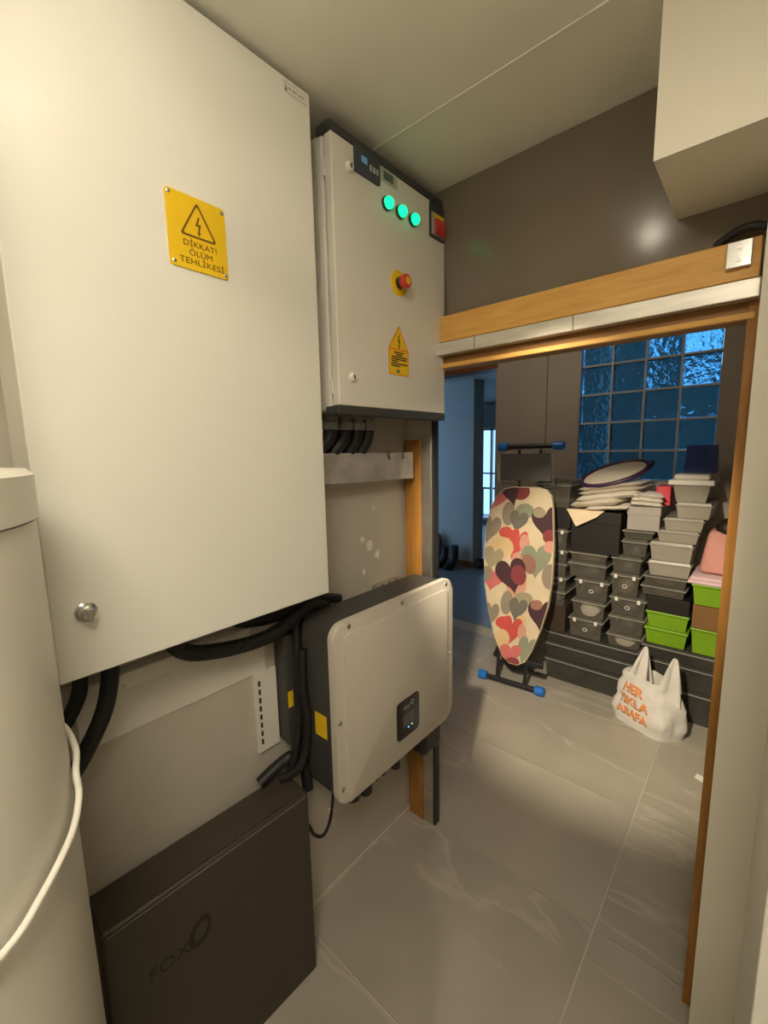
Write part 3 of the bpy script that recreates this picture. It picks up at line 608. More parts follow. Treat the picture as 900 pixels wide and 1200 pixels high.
# ================================================================== IRONING BOARD
LEAN = 0.13; Y0 = 2.50
def on_b(px, py, off=0.0):
    d = ray(px, py); t = (Y0 + off + LEAN * CAM.z - CAM.y) / (d.y - LEAN * d.z); return CAM + d * t
ib = thing('ironing_board', (-1.13, 2.53, 0), 'folded ironing board with a colourful heart patterned cover standing upright', 'ironing board')
outl = [(592, 572), (602, 570), (632, 571), (641, 574), (646, 581), (648, 595), (649, 640), (647, 680), (642, 712), (633, 740), (622, 765), (615, 776), (606, 780), (596, 777), (588, 768), (580, 748), (572, 715), (568, 685), (567, 650), (569, 620), (574, 598), (581, 582)]
OB = [on_b(*p) for p in outl]
nb_ = Vector((0, 1, -LEAN)).normalized()
b = prism(OB, nb_ * 0.028)
obj('board', b, M_CREAMFAB, ib, label='cream padded board cover')
# frame under the cover, slightly smaller, dark
cen = sum(OB, Vector()) / len(OB)
obj('board_tray', prism([cen + (p - cen) * 0.94 + nb_ * 0.028 for p in OB], nb_ * 0.012), M_DARKTRIM, ib)
def clip(subj, cl):
    def area(P): return sum(P[i][0] * P[(i + 1) % len(P)][1] - P[(i + 1) % len(P)][0] * P[i][1] for i in range(len(P)))
    if area(cl) < 0: cl = list(reversed(cl))
    out = subj
    for i in range(len(cl)):
        A = cl[i]; B = cl[(i + 1) % len(cl)]; inp = out; out = []
        ins = lambda p: (B[0] - A[0]) * (p[1] - A[1]) - (B[1] - A[1]) * (p[0] - A[0]) >= 0
        for k in range(len(inp)):
            p = inp[k]; q = inp[(k + 1) % len(inp)]
            def inter():
                d1 = (B[0] - A[0]) * (p[1] - A[1]) - (B[1] - A[1]) * (p[0] - A[0]); d2 = (B[0] - A[0]) * (q[1] - A[1]) - (B[1] - A[1]) * (q[0] - A[0])
                t = d1 / (d1 - d2); return (p[0] + (q[0] - p[0]) * t, p[1] + (q[1] - p[1]) * t)
            if ins(p):
                out.append(p)
                if not ins(q): out.append(inter())
            elif ins(q): out.append(inter())
        if len(out) < 3: return []
    return out
def heart(cx, cy, wd, hg, ang=0, n=36):                 # tip at cy + 0.5 hg
    out = []
    for k in range(n):
        t = 2 * math.pi * k / n
        x = 16 * math.sin(t) ** 3 / 32 * wd; y = -(13 * math.cos(t) - 5 * math.cos(2 * t) - 2 * math.cos(3 * t) - math.cos(4 * t) + 2.5) / 29 * hg
        out.append((cx + x * math.cos(ang) - y * math.sin(ang), cy + x * math.sin(ang) + y * math.cos(ang)))
    return out
def oval(cx, cy, a, b_, ang=0, n=24): return [(cx + a * math.cos(2 * math.pi * k / n) * math.cos(ang) - b_ * math.sin(2 * math.pi * k / n) * math.sin(ang), cy + a * math.cos(2 * math.pi * k / n) * math.sin(ang) + b_ * math.sin(2 * math.pi * k / n) * math.cos(ang)) for k in range(n)]
HC = {'plum': (0.075, 0.032, 0.040), 'maroon': (0.26, 0.055, 0.06), 'pink': (0.62, 0.17, 0.16), 'palepink': (0.66, 0.33, 0.26), 'red': (0.60, 0.09, 0.075), 'grey': (0.30, 0.25, 0.19), 'slate': (0.17, 0.16, 0.13), 'teal': (0.28, 0.30, 0.21), 'olive': (0.36, 0.31, 0.20), 'beige': (0.70, 0.50, 0.27), 'mauve': (0.34, 0.17, 0.13)}
for k_, v_ in HC.items(): mat('heart print ' + k_, v_, 0.85)
hearts = [('pink', heart(581, 584, 24, 36, 0.5)), ('maroon', oval(610, 576, 11, 10)), ('plum', heart(599, 578, 21, 34, -0.25)),
    ('grey', oval(596, 602, 7.5, 14, 0.1)), ('teal', oval(615, 599, 11, 9)), ('slate', heart(607, 612, 22, 26, 0.25)),
    ('plum', heart(640, 614, 34, 40, 0.0)), ('olive', oval(632, 601, 7.5, 6)), ('maroon', oval(644, 629, 8, 8)), ('grey', heart(574, 621, 24, 34, 0.25)),
    ('red', oval(593, 624, 8, 7)), ('red', heart(605, 639, 22, 38, 0.35)), ('palepink', oval(615, 637, 6, 11)), ('beige', oval(588, 642, 14, 13)),
    ('olive', heart(577, 655, 24, 28, 0.3)), ('palepink', heart(612, 660, 26, 24, 0.2)), ('teal', heart(628, 659, 36, 40, 0.05)), ('mauve', oval(620, 661, 8, 12, -0.3)), ('palepink', oval(645, 641, 8, 7)),
    ('pink', heart(577, 679, 30, 28, 0.2)), ('grey', oval(569, 672, 8, 9)), ('palepink', oval(605, 685, 12, 15)), ('plum', heart(600, 676, 36, 42, -0.18)), ('maroon', oval(608, 674, 9, 12, -0.2)), ('grey', oval(645, 676, 10, 15)),
    ('olive', oval(613, 703, 12, 9)), ('grey', oval(594, 706, 7, 14, 0.1)), ('slate', heart(606, 715, 22, 28, 0.25)), ('beige', oval(611, 726, 6, 5)),
    ('plum', heart(634, 722, 32, 36, 0.1)), ('mauve', oval(629, 709, 7, 6)), ('grey', heart(574, 722, 20, 32, 0.2)),
    ('red', oval(590, 729, 9, 7)), ('red', heart(597, 742, 26, 40, 0.3)), ('palepink', oval(612, 741, 5, 10)), ('beige', oval(588, 748, 9.5, 11)),
    ('teal', heart(616, 763, 22, 34, 0.35)), ('pink', heart(598, 767, 26, 24, 0.1)), ('maroon', oval(600, 776, 9, 6))]
inner = [(606 + (a_ - 606) * 0.985, 675 + (b2 - 675) * 0.99) for a_, b2 in outl]
off = 0.0002
for cname, pts in hearts:
    cl = clip(pts, inner)
    if len(cl) < 3: continue
    off += 0.00012
    obj('heart_print', prism([on_b(p, q) - nb_ * off for p, q in cl], nb_ * 0.0001), MATS['heart print ' + cname], ib)
def bar(p, q, r, n=10): return tube([p, q], r, n, 0)
fl = on_z(566, 790, 0.03); frr = on_z(632, 810, 0.03)
obj('foot_bar', bar(fl, frr, 0.017), M_BLACKPL, ib, smooth=True, label='black foot bar')
ux = (frr - fl).normalized()
for p, s in ((fl, -1), (frr, 1)): obj('foot_cap', tube([p - ux * 0.03, p - ux * 0.026, p + ux * 0.026, p + ux * 0.03], [0.022, 0.0285, 0.0285, 0.022], 14, 0), M_BLUEPL, ib, smooth=True, label='blue rubber foot cap')
fc = (fl + frr) / 2
for s in (-0.09, 0.09):
    p0 = fc + ux * s; p1 = Vector((p0.x + s * 0.15, 2.60, 0.45)); p2 = Vector((p0.x + s * 0.2, 2.70, 1.30))
    obj('leg', tube([p0, p1, p2], 0.011, 10, 4), M_BLACKPL, ib, smooth=True)
obj('nose_bracket', bar(on_b(581, 768, 0.03), on_b(586, 758, 0.03), 0.02), M_BLACKPL, ib)
obj('nose_bracket', bar(on_b(613, 775, 0.035), on_b(636, 781, 0.05), 0.022), M_BLACKPL, ib)
tl = on_y(590, 524, 2.70); tr_ = on_y(655, 522, 2.70); ut = (tr_ - tl).normalized()
obj('foot_bar', bar(tl, tr_, 0.016), M_BLACKPL, ib, smooth=True)
for p in (tl, tr_): obj('foot_cap', tube([p - ut * 0.035, p - ut * 0.03, p + ut * 0.03, p + ut * 0.035], [0.020, 0.027, 0.027, 0.020], 14, 0), M_BLUEPL, ib, smooth=True, label='blue rubber foot cap')
for s in (-0.07, 0.07):
    p0 = (tl + tr_) / 2 + ut * s; obj('leg', bar(p0, Vector((p0.x, 2.71, 1.30)), 0.010), M_BLACKPL, ib, smooth=True)
rest = [on_y(px_, py_, 2.675) for px_, py_ in ((586, 531), (600, 527), (630, 527), (645, 529), (649, 535), (648, 562), (644, 567), (592, 566), (585, 560), (584, 538))]
obj('iron_rest', tube(rest, 0.004, 8, 4, closed=True), M_CHROME, ib, smooth=True, label='wire iron rest')
rp_ = [on_y(px_, py_, 2.682) for px_, py_ in ((587, 532), (645, 531), (646, 564), (587, 563))]
obj('rest_tray', prism(rp_, (0, 0.004, 0)), clear_plastic('grey mesh tray', (0.16, 0.16, 0.165), 0.8), ib)

# ================================================================== STORAGE BOXES
FYB = 2.80
def shoe(c, ln, wd, ht, m, lbl, grp, ang=0.0):
    b = bmesh.new(); rings = []
    prof = [(-0.5, 0.30, 0.55), (-0.42, 0.42, 0.95), (-0.2, 0.42, 1.0), (0.05, 0.40, 0.72), (0.25, 0.48, 0.45), (0.42, 0.40, 0.34), (0.5, 0.2, 0.22)]
    for t, ww, hh in prof:
        ring = []
        for k in range(10):
            a_ = 2 * math.pi * k / 10
            ring.append(b.verts.new((ww * wd * math.cos(a_), t * ln, max(0.0, ht * hh * (0.5 + 0.5 * math.sin(a_))))))
        rings.append(ring)
    for A, B in zip(rings, rings[1:]):
        for k in range(10): b.faces.new((A[k], A[(k + 1) % 10], B[(k + 1) % 10], B[k]))
    b.faces.new(list(reversed(rings[0]))); b.faces.new(rings[-1])
    rot(b, (0, 0, 0), ang); bmesh.ops.translate(b, vec=c, verts=b.verts)
    return obj('shoe', b, m, None, smooth=True, label=lbl, cat='shoe', group=grp)
def taper_box(x0, x1, y0, y1, z0, z1, ins, th):         # thin walled open box, narrower at the bottom
    b = bmesh.new()
    def loop(i, z): return [b.verts.new(p) for p in ((x0 + i, y0 + i, z), (x1 - i, y0 + i, z), (x1 - i, y1 - i, z), (x0 + i, y1 - i, z))]
    o0 = loop(ins, z0); o1 = loop(0, z1); i1 = loop(th, z1); i0 = loop(ins + th, z0 + th)
    for A, B in ((o0, o1), (o1, i1), (i1, i0)):
        for k in range(4): b.faces.new((A[k], A[(k + 1) % 4], B[(k + 1) % 4], B[k]))
    b.faces.new(list(reversed(o0))); b.faces.new(i0)
    return b
def clear_box(name, x0, x1, z0, z1, lbl, grp, dep=0.33, y0=FYB, latch=False, body=None, lid=None, rz=0.0, hole=True, fill=None, nshoe=1, cat='storage box', where=''):
    body = body or M_CLEAR; lid = lid or M_CLEARLID
    y1 = y0 + dep; lh = min(0.022, (z1 - z0) * 0.22)
    t = thing(name, ((x0 + x1) / 2, (y0 + y1) / 2, z0), lbl, cat, grp)
    cx = ((x0 + x1) / 2, (y0 + y1) / 2, 0)
    e = 0.0008
    obj('body', rot(taper_box(x0 + 0.006, x1 - 0.006, y0 + 0.006, y1 - 0.006, z0 + e, z1 - lh, 0.010, 0.0022), cx, rz), body, t)
    obj('rim', rot(box(x0, x1, y0, y1, z1 - lh, z1 - lh + 0.005, 0.0015, 1), cx, rz), lid, t)
    obj('lid', rot(taper_box(x0 + 0.010, x1 - 0.010, y0 + 0.010, y1 - 0.010, z1 - lh + 0.005, z1 - e, -0.004, 0.002), cx, rz), body, t)
    obj('lid_top', rot(box(x0 + 0.010, x1 - 0.010, y0 + 0.010, y1 - 0.010, z1 - 0.004, z1 - e), cx, rz), body, t)
    if latch:
        for q in (0.2, 0.8):
            xx = x0 + (x1 - x0) * q
            obj('latch', rot(box(xx - 0.009, xx + 0.009, y0 - 0.006, y0 + 0.004, z1 - lh - 0.014, z1 - lh + 0.010, 0.002, 1), cx, rz), M_WHITEPL, t, label='white clip latch')
    if hole and latch:
        xx = (x0 + x1) / 2; zz = (z0 + z1 - lh) / 2
        ring = [(xx + 0.012 * math.cos(2 * math.pi * k / 16), y0 + 0.006, zz + 0.010 * math.sin(2 * math.pi * k / 16)) for k in range(16)]
        obj('vent_ring', rot(tube(ring, 0.0022, 6, 0, closed=True), cx, rz), M_WHITEPL, t)
    if fill is not None:
        h = (z1 - lh - z0) * 0.82; wdt = (x1 - x0)
        for s in ((-1, 1) if nshoe == 2 else (0,)):
            shoe(((x0 + x1) / 2 + s * wdt * 0.2, (y0 + y1) / 2, z0 + 0.006), dep * 0.8, wdt * (0.36 if nshoe == 2 else 0.7), h, fill[0], ('left ' if s < 0 else 'right ' if s > 0 else '') + fill[1] + ' in the ' + where, fill[2], math.pi if s > 0 else 0)
    return t
DK = (M_DARKSHOE, 'dark shoe', 'shoes in the clear boxes')
BR = (M_BROWNSHOE, 'brown shoe', 'shoes in the clear boxes')
ordn = ['lowest', 'second lowest', 'third from the bottom', 'fourth from the bottom', 'fifth from the bottom', 'sixth from the bottom', 'seventh from the bottom', 'topmost']
G1 = 'clear shoe boxes in the storage stacks'
# long under-bed boxes at the floor
for k, (z0, z1) in enumerate(((0, 0.155), (0.155, 0.265), (0.265, 0.34))):
    clear_box('long_storage_box', -1.03, -0.475, z0, z1, 'long low smoked plastic box by the ironing board, %s of three on the floor' % ('lowest', 'middle', 'topmost')[k], 'long low boxes on the floor', 0.38, FYB, hole=False, body=M_CLEARDARK, fill=DK if k < 2 else None, nshoe=2, where='%s long box by the ironing board' % ('lowest', 'middle', 'topmost')[k])
for k, (z0, z1) in enumerate(((0, 0.19), (0.19, 0.335), (0.335, 0.415))):
    clear_box('long_storage_box', -0.465, 0.06, z0, z1, 'long low smoked plastic box behind the shopping bag, %s of three' % ('lowest', 'middle', 'topmost')[k], 'long low boxes on the floor', 0.38, FYB, hole=False, body=M_CLEARDARK, fill=DK if k < 2 else None, nshoe=2, where='%s long box behind the shopping bag' % ('lowest', 'middle', 'topmost')[k])
# column A, half behind the ironing board
tag(obj('dark_carton', box(-1.08, -0.905, FYB + 0.01, FYB + 0.33, 0.341, 0.52, 0.003), M_DARKBROWN), 'dark brown carton low behind the ironing board', 'box')
for k, (z0, z1, lt) in enumerate(((0.52, 0.63, 0), (0.63, 0.725, 1), (0.725, 0.82, 0), (0.82, 0.905, 1), (0.905, 1.04, 1))):
    clear_box('shoe_box', -1.09, -0.905, z0, z1, 'clear shoe box peeking out beside the ironing board, %s there' % ordn[k if k < 4 else 7], G1, where='%s shoe box beside the ironing board' % ordn[k if k < 4 else 7], latch=bool(lt), fill=DK, rz=0.02 * (k % 2))
tag(obj('dark_carton', box(-1.09, -0.90, FYB + 0.01, FYB + 0.32, 1.041, 1.17, 0.003), M_DARKBOX), 'black carton near the top of the stack behind the ironing board', 'box')
clear_box('plastic_tub', -1.13, -0.897, 1.171, 1.335, 'greyish clear plastic tub on top of the stack behind the ironing board', 'plastic tubs', 0.36, FYB, hole=False, fill=None)
# column B
for k, (z0, z1, lt, sh, xa, xb, fl_) in enumerate(((0.341, 0.48, 1, 0.0, -0.885, -0.675, DK), (0.48, 0.60, 0, 0.0, -0.87, -0.665, (M_PALESHOE, 'pale shoe', 'shoes in the clear boxes')), (0.60, 0.74, 1, 0.02, -0.86, -0.655, DK), (0.74, 0.845, 0, -0.02, -0.898, -0.665, DK), (0.845, 0.905, 0, 0, -0.893, -0.667, BR))):
    clear_box('shoe_box', xa, xb, z0, z1, 'clear shoe box under the black carton, %s of its stack' % ordn[k if k < 4 else 7], G1, where='%s box of the stack under the black carton' % ordn[k if k < 4 else 7], latch=bool(lt), rz=sh, fill=fl_)
bx = thing('black_carton', (-0.74, 2.95, 0.906), 'black carton under the folded cloths', 'box')
obj('body', box(-0.888, -0.610, FYB, FYB + 0.34, 0.906, 1.13, 0.004), M_DARKBOX, bx)
obj('lid', box(-0.892, -0.606, FYB - 0.004, FYB + 0.344, 1.09, 1.165, 0.004), M_DARKBOX, bx)
# column C
for k, (z0, z1, lt, xa, xb, rz_, fl_) in enumerate(((0.341, 0.43, 0, -0.655, -0.462, 0, (M_PALESHOE, 'white shoe', 'shoes in the clear boxes')), (0.43, 0.55, 0, -0.652, -0.456, 0.02, DK), (0.55, 0.67, 1, -0.648, -0.45, 0, DK), (0.67, 0.81, 1, -0.651, -0.489, 0.0, BR), (0.81, 0.915, 0, -0.652, -0.484, 0.0, DK), (0.915, 1.02, 0, -0.602, -0.460, 0.0, DK), (1.02, 1.075, 0, -0.60, -0.434, 0, None))):
    clear_box('shoe_box', xa, xb, z0, z1, 'clear shoe box under the grey carton, %s of its stack' % ordn[k if k < 6 else 7], G1, where='%s box of the stack under the grey carton' % ordn[k if k < 6 else 7], latch=bool(lt), rz=rz_, fill=fl_)
gb = thing('grey_carton', (-0.495, 2.95, 1.076), 'plain grey carton on the middle stack of shoe boxes', 'box')
obj('body', box(-0.576, -0.414, FYB, FYB + 0.31, 1.076, 1.185, 0.003), M_GREYBOX, gb)
obj('lid', box(-0.579, -0.411, FYB - 0.003, FYB + 0.313, 1.165, 1.212, 0.003), M_GREYBOX, gb)
# column D
tag(obj('black_carton', box(-0.448, -0.245, FYB, FYB + 0.32, 0.616, 0.702, 0.003), M_DARKBOX), 'flat black carton between lime green boxes and the right stack', 'box')
def green_box(x0, x1, z0, z1, lbl, y0=FYB):
    t = thing('green_box', ((x0 + x1) / 2, y0 + 0.16, z0), lbl, 'box', 'lime green boxes')
    obj('body', taper_box(x0 + 0.005, x1 - 0.005, y0 + 0.005, y0 + 0.325, z0 + 0.001, z1 - 0.004, 0.012, 0.004), M_GREENPL, t)
    obj('rim', box(x0, x1, y0 - 0.004, y0 + 0.33, z1 - 0.014, z1 - 0.001, 0.003), M_GREENPL, t)
green_box(-0.455, -0.242, 0.416, 0.518, 'lower lime green box left of the green bins, above the long box')
green_box(-0.452, -0.242, 0.518, 0.616, 'upper lime green box directly under the flat black carton')
green_box(-0.236, 0.02, 0.416, 0.565, 'lime green box under the brown carton by the oak jamb')
tag(obj('brown_carton', box(-0.232, 0.02, FYB, FYB + 0.32, 0.566, 0.70, 0.003), M_BROWNBOX), 'brown carton between two lime green boxes at the right', 'box')
green_box(-0.243, 0.02, 0.703, 0.822, 'lime green open bin holding the pale pink cloth', FYB - 0.03)
cols = [(-0.485, -0.262, 0.703, 0.765), (-0.478, -0.262, 0.765, 0.825), (-0.466, -0.255, 0.825, 0.912), (-0.455, -0.243, 0.912, 1.022), (-0.428, -0.228, 1.022, 1.09), (-0.405, -0.215, 1.09, 1.162), (-0.345, -0.178, 1.162, 1.25)]
for k, (xa, xb, z0, z1) in enumerate(cols):
    clear_box('shoe_box', xa, xb, z0, z1, 'pale shoe box under the white tub, %s of its stack' % ordn[k], G1, where='%s pale box under the white tub' % ordn[k], body=M_CLEAR if k < 2 else M_MILKY, rz=0.03 * ((k % 3) - 1), hole=False, fill=BR if k < 3 else None, latch=False)
wt = thing('white_tub', (-0.28, 2.95, 1.251), 'white lidded tub on top of the right stack', 'tub')
obj('body', taper_box(-0.365, -0.200, FYB, FYB + 0.30, 1.251, 1.345, 0.018, 0.004), M_MILKY, wt)
lid = box(-0.385, -0.185, FYB - 0.015, FYB + 0.315, 1.345, 1.372, 0.004); obj('lid', lid, M_WHITEPL, wt)
obj('lid_top', box(-0.365, -0.205, FYB + 0.005, FYB + 0.295, 1.372, 1.402, 0.012), M_WHITEPL, wt)
bn = thing('blue_bin', (-0.265, 3.0, 1.403), 'navy blue plastic bin standing on the white tub in front of the window', 'bin')
tb = taper_box(-0.330, -0.200, 2.93, 3.07, 1.403, 1.553, -0.008, 0.004); obj('body', tb, M_NAVYPL, bn)
obj('base_rim', box(-0.338, -0.192, 2.922, 3.078, 1.4035, 1.415, 0.002), M_NAVYPL, bn)
tag(obj('red_box', box(-0.462, -0.39, 2.93, 3.06, 1.2125, 1.325, 0.006), M_CORAL), 'small coral red box beside the white tub', 'box')
# pink things at the right
def lump(c, sx, sy, sz, m, name, lbl, cat, amp=0.12, sub=3, flat=0.0, seed=0.0, freq=2.2):
    b = bmesh.new(); bmesh.ops.create_icosphere(b, subdivisions=sub, radius=1)
    for v in b.verts:
        n = noise.noise(v.co * freq + Vector((seed, seed, seed)))
        v.co *= 1 + amp * n
        v.co.z = max(v.co.z, -1 + flat)
        v.co = Vector((v.co.x * sx, v.co.y * sy, v.co.z * sz))
    zmin = min(v.co.z for v in b.verts)
    bmesh.ops.translate(b, vec=Vector(c) - Vector((0, 0, zmin)), verts=b.verts)
    return obj(name, b, m, None, smooth=True, label=lbl, cat=cat)
pbm = box(-0.225, 0.0, 2.83, 3.02, 0.866, 1.10, 0.03, 3); bmesh.ops.subdivide_edges(pbm, edges=[e for e in pbm.edges if e.calc_length() > 0.04], cuts=3, use_grid_fill=True)
for v in pbm.verts:
    t_ = (v.co.z - 0.866) / 0.234; v.co.x = -0.11 + (v.co.x + 0.11) * (1.02 - 0.28 * t_); v.co.y = 2.925 + (v.co.y - 2.925) * (1.0 - 0.4 * t_)
    v.co += v.co.normalized() * 0.012 * noise.noise(v.co * 18)
tag(obj('pink_bag', pbm, M_PINK, smooth=True), 'dusty pink fabric bag resting on the pale pink cloth', 'bag')
lump((-0.115, 2.91, 1.085), 0.055, 0.06, 0.05, M_DARKSHOE, 'black_hat', 'black cap lying on the dusty pink bag', 'hat', 0.08, flat=0.4, seed=3)
cl_ = bmesh.new()
for lay in range(2): box(-0.262 + 0.01 * lay, 0.01, 2.755 + 0.008 * lay, 3.06, 0.823 + lay * 0.02, 0.842 + lay * 0.02, 0.008, 2, bm=cl_)
for v in cl_.verts: v.co.z += 0.004 * noise.noise(v.co * 14)
tag(obj('pink_cloth', cl_, M_PALEPINK, smooth=True), 'pale pink folded cloth in the lime green bin', 'cloth')

# folded cloth pile on the black carton
def folded(x0, x1, y0, y1, z0, th, ang, m, lbl, tilt=0.0, layers=2):
    b = bmesh.new()
    nx, ny = 22, 10
    for lay in range(layers):
        h = th / layers
        for side in (0, 1):
            g = [[None] * (ny + 1) for _ in range(nx + 1)]
            for i in range(nx + 1):
                for j in range(ny + 1):
                    u = i / nx; v = j / ny
                    edge = min(u, 1 - u, v, 1 - v) * 8
                    puff = math.sqrt(max(0, min(1, edge)))
                    mid = z0 + h * (lay + 0.5)
                    x = x0 + (x1 - x0) * u + 0.006 * noise.noise(Vector((v * 5, lay * 3.1, z0 * 40)))
                    y = y0 + (y1 - y0) * v + 0.010 * noise.noise(Vector((u * 6, lay * 2.3 + 9, z0 * 50)))
                    z = mid + (h * 0.5 * puff + 0.001) * (1 if side else -1) + 0.006 * noise.noise(Vector((x * 16, y * 14, z0 * 9)))
                    g[i][j] = b.verts.new((x, y, z))
            for i in range(nx):
                for j in range(ny): b.faces.new((g[i][j], g[i + 1][j], g[i + 1][j + 1], g[i][j + 1]))
    bmesh.ops.remove_doubles(b, verts=b.verts, dist=0.0022)
    c = ((x0 + x1) / 2, (y0 + y1) / 2, z0)
    rot(b, c, tilt, 'Y'); rot(b, c, ang)
    return tag(obj('folded_cloth', b, m, smooth=True), lbl, 'cloth', 'folded cloths on the black carton')
card = prism([(-0.915, 2.785, 1.1665), (-0.70, 2.785, 1.1665), (-0.72, 2.95, 1.1665), (-0.88, 2.93, 1.1665)], (0, 0, 0.005))
join(card, prism([(-0.915, 2.785, 1.1715), (-0.70, 2.785, 1.1715), (-0.735, 2.762, 1.135), (-0.845, 2.750, 1.072)], (0, 0.004, 0.002)))
tag(obj('beige_card', card, M_CARD), 'beige card with its corner hanging over the black carton edge', 'card')
folded(-0.80, -0.57, 2.75, 3.05, 1.183, 0.022, 0.05, M_CLOTH, 'flat white cloth at the bottom of the pile on the black carton', -0.10, 1)
folded(-0.875, -0.60, 2.755, 3.05, 1.200, 0.040, -0.12, M_CLOTH2, 'cream folded cloth second from the bottom of the pile', -0.16, 1)
folded(-0.86, -0.52, 2.76, 3.04, 1.245, 0.038, 0.06, M_CLOTH, 'off white folded cloth in the middle of the pile', -0.17, 1)
folded(-0.84, -0.50, 2.77, 3.05, 1.285, 0.050, -0.05, M_CLOTH2, 'cream crumpled cloth just under the purple oval tray', -0.15, 2)
folded(-0.585, -0.43, 2.78, 3.02, 1.214, 0.075, 0.25, M_CLOTH, 'crumpled white cloth spilling onto the grey carton', 0.06, 3)
# purple oval tray leaning on the pile
pt = thing('purple_tray', (-0.675, 2.90, 1.33), 'dark purple rimmed oval tray tilted on top of the cloth pile', 'tray')
A1 = Vector((0.175, 0.02, 0.05)); A2 = Vector((-0.012, 0.085, 0.055)); pc = Vector((-0.675, 2.87, 1.395))
N_ = A1.cross(A2).normalized()
obj('rim', tube([pc + A1 * math.cos(t) + A2 * math.sin(t) for t in [2 * math.pi * k / 32 for k in range(32)]], 0.013, 10, 0, closed=True), M_PURPLE, pt, smooth=True)
obj('base', prism([pc + A1 * 0.97 * math.cos(t) + A2 * 0.97 * math.sin(t) - N_ * 0.006 for t in [2 * math.pi * k / 32 for k in range(32)]], N_ * 0.008), M_CLOTH2, pt)
obj('handle', tube([pc + A1 * 0.95 + A2 * 0.2, pc + A1 * 1.12 + A2 * 0.1 + N_ * 0.01, pc + A1 * 1.02 - A2 * 0.35], 0.010, 8, 6), M_PURPLE, pt, smooth=True)

# ================================================================== SHOPPING BAG
sb = thing('shopping_bag', (-0.37, 2.60, 0), 'white plastic carrier bag with orange lettering standing on the tiles', 'shopping bag')
bl = Vector((-0.555, 2.625, 0)); bf = Vector((-0.315, 2.515, 0)); brr = Vector((-0.205, 2.62, 0)); bbk = Vector((-0.42, 2.745, 0))
def bag_ring(t):
    # t height 0..1 -> closed loop of points
    c = (bl + bf + brr + bbk) / 4
    zt = 0.30 * t
    k = 1.0 + 0.10 * math.sin(math.pi * min(t * 1.3, 1)) - 0.22 * t * t
    P = [bl, bf, brr, bbk]; out = []
    n = 14
    for i in range(4):
        for j in range(n):
            q = P[i].lerp(P[(i + 1) % 4], j / n)
            d = q - c
            f = (j / n - 0.5) * 2
            d = d * (1 + 0.10 * (1 - f * f) - 0.07 * f ** 6)
            out.append(c + d * k + Vector((0, 0, zt)))
    return out
b = bmesh.new(); rings = []
NT = 16
for i in range(NT + 1):
    t = i / NT; ring = []
    for k, p in enumerate(bag_ring(t)):
        n = noise.noise(p * 11) * 0.018 + noise.noise(p * 30 + Vector((4, 0, 0))) * 0.011
        c = (bl + bf + brr + bbk) / 4
        d = Vector((p.x - c.x, p.y - c.y, 0)).normalized()
        p = p + d * n * min(1, t * 4)
        if t > 0.9: p.z += 0.015 * noise.noise(p * 20)
        ring.append(b.verts.new(p))
    rings.append(ring)
m_ = len(rings[0])
for A, B in zip(rings, rings[1:]):
    for k in range(m_): b.faces.new((A[k], A[(k + 1) % m_], B[(k + 1) % m_], B[k]))
b.faces.new(list(reversed(rings[0])))
def bag_point(s, z):                                   # s 0..1 along front-left face, z metres
    t = z / 0.30; i = min(int(t * NT), NT - 1); f = t * NT - i
    q = s * 14; j = min(int(q), 13); g_ = q - j
    P = lambda a, c_: rings_co[a][c_ % m_]
    return (P(i, j).lerp(P(i, j + 1), g_)).lerp(P(i + 1, j).lerp(P(i + 1, j + 1), g_), f)
rings_co = [[v.co.copy() for v in r_] for r_ in rings]
obj('bag_body', b, M_BAG, sb, smooth=True)
# carrier handles: wide at the body, gathered at the top
def ear(pa, pb, peak, wa, wb):
    b = bmesh.new(); secs = []
    path = [(pa, wa, 0.0), (pa.lerp(peak, 0.35), wa * 0.8, 0), (pa.lerp(peak, 0.75), wa * 0.45, 0), (peak + Vector((0, 0, 0.0)), 0.016, 0), (pb.lerp(peak, 0.8), wb * 0.35, 0), (pb.lerp(peak, 0.4), wb * 0.6, 0), (pb, wb * 0.8, 0)]
    pts = smooth_pts([p for p, _, _ in path], 5); ws_ = [w_ for _, w_, _ in path]
    side = (pb - pa); side.z = 0; side.normalize(); lat = Vector((-side.y, side.x, 0))
    for i, p in enumerate(pts):
        f = i / (len(pts) - 1) * (len(ws_) - 1); k = min(int(f), len(ws_) - 2); w_ = ws_[k] * (1 - (f - k)) + ws_[k + 1] * (f - k)
        t = (pts[min(i + 1, len(pts) - 1)] - pts[max(i - 1, 0)]).normalized(); nn = t.cross(lat).normalized()
        row = []
        for j in range(9):
            a_ = (j / 8 - 0.5)
            row.append(p + lat * w_ * a_ + nn * (0.010 * math.cos(a_ * 9) * min(1, w_ * 12)))
        secs.append((row, nn))
    top = [[b.verts.new(q) for q in row] for row, nn in secs]; bot = [[b.verts.new(q - nn * 0.002) for q in row] for row, nn in secs]
    for G in (top, bot):
        for A, B in zip(G, G[1:]):
            for j in range(8): b.faces.new((A[j], A[j + 1], B[j + 1], B[j]))
    for A, B, C2, D in zip(top, top[1:], bot, bot[1:]):
        b.faces.new((A[0], B[0], D[0], C2[0])); b.faces.new((A[8], B[8], D[8], C2[8]))
    return b
cb = (bl + bf + brr + bbk) / 4
obj('handle', ear(Vector((-0.455, 2.622, 0.20)), Vector((-0.40, 2.685, 0.25)), Vector((-0.408, 2.63, 0.462)), 0.15, 0.10), M_BAG, sb, smooth=True, label='left carrier handle')
obj('handle', ear(Vector((-0.290, 2.588, 0.20)), Vector((-0.265, 2.645, 0.25)), Vector((-0.268, 2.59, 0.452)), 0.13, 0.10), M_BAG, sb, smooth=True, label='right carrier handle')
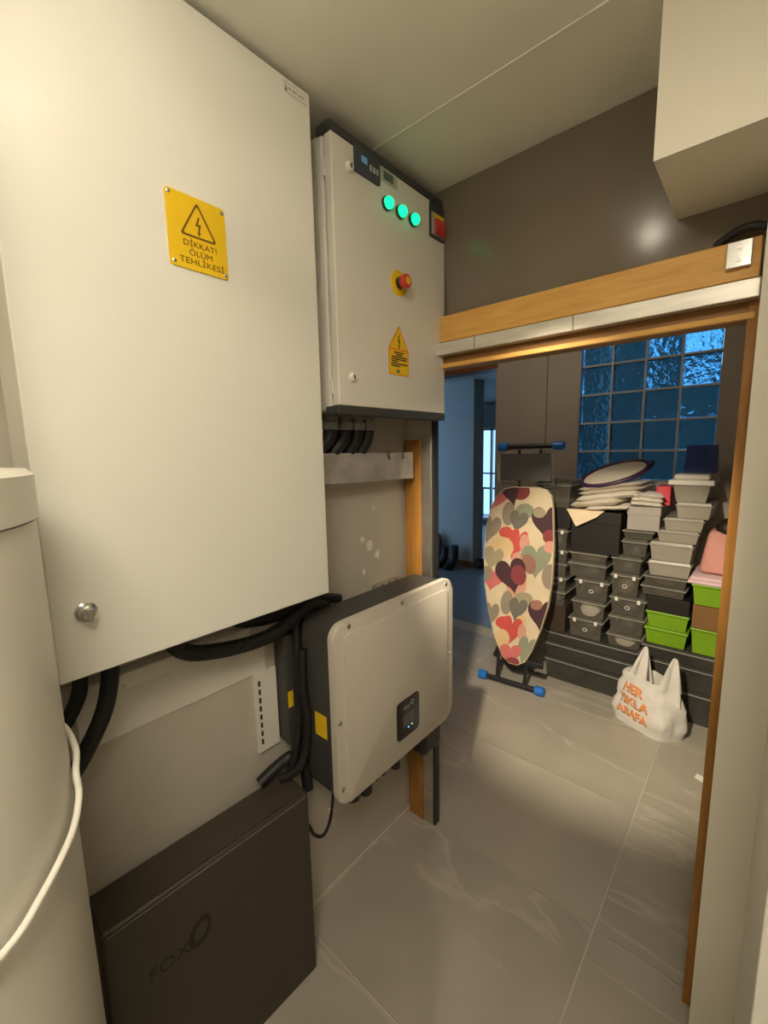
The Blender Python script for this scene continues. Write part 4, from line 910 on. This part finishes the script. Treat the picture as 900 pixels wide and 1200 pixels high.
cc = lump((cb.x, cb.y, 0.004), 0.13, 0.08, 0.12, M_CLOTH, 'bag_filling', 'pale bundle inside the white carrier bag', 'bundle', 0.12, flat=0.3)
for body, s0, z0, sz, wd in (('HER', 0.48, 0.200, 0.072, 0.40), ('TIKLA', 0.50, 0.130, 0.066, 0.58), ('ARAFA', 0.50, 0.062, 0.064, 0.58)):
    tb = text(body, sz, (0, 0, 0), X_, Z_, 0.0001, bold=0.0022)
    bmesh.ops.triangulate(tb, faces=tb.faces); bmesh.ops.subdivide_edges(tb, edges=[e for e in tb.edges if e.calc_length() > 0.012], cuts=2)
    xs = [v.co.x for v in tb.verts]; xm = max(xs) - min(xs); xc = (max(xs) + min(xs)) / 2
    for v in tb.verts:
        s = s0 + (v.co.x - xc) / xm * wd; z = z0 + v.co.z
        q = bag_point(min(0.98, max(0.02, s)), min(0.29, max(0.003, z)))
        d = (q - cb); d.z = 0; d.normalize(); v.co = q + d * (0.0085 - v.co.y * 1.0)
    obj('lettering', tb, M_BAGINK, sb, label='orange printed lettering')
# paper scrap on the floor
pp = on_z(822, 918, 0)
ps = prism([(pp.x - 0.03, pp.y + 0.022, 0.001), (pp.x + 0.05, pp.y - 0.014, 0.001), (pp.x + 0.055, pp.y + 0.02, 0.006), (pp.x - 0.022, pp.y + 0.055, 0.004)], (0, 0, 0.0012))
tag(obj('paper_scrap', ps, M_WHITEPL), 'small white paper scrap on the tiles by the oak jamb', 'paper')

# ================================================================== HALL OBJECTS
hb = thing('black_boots', (-3.02, 4.72, 0), 'pair of black boots against the hall wall', 'boots')
for k, (xx, hh) in enumerate(((-3.13, 0.26), (-2.98, 0.30))):
    bo = tube([(xx, 4.70, 0.03), (xx, 4.72, 0.08), (xx + 0.01, 4.76, 0.16), (xx + 0.01, 4.77, hh)], [0.05, 0.052, 0.055, 0.052, 0.05, 0.05, 0.05, 0.052], 12, 4)
    obj('boot_shaft', bo, M_DARKSHOE, hb, smooth=True)
    bt_ = bmesh.new(); bmesh.ops.create_icosphere(bt_, subdivisions=2, radius=1)
    for v in bt_.verts: v.co = Vector((xx + v.co.x * 0.05, 4.66 + v.co.y * 0.12, 0.045 + max(-0.045, v.co.z * 0.05)))
    obj('boot_foot', bt_, M_DARKSHOE, hb, smooth=True)
lump((-3.29, 4.80, 0.0), 0.10, 0.07, 0.25, mat('grey fabric bag', (0.10, 0.10, 0.10), 0.8), 'grey_sack', 'dim grey sack leaning on the hall wall behind the boots', 'sack', 0.12, flat=0.2, seed=5)
lump((-2.70, 4.98, 0.0), 0.075, 0.10, 0.075, M_DARKSHOE, 'dark_bundle', 'small dark bundle at the hall wall corner', 'bundle', 0.15, flat=0.4, seed=8)
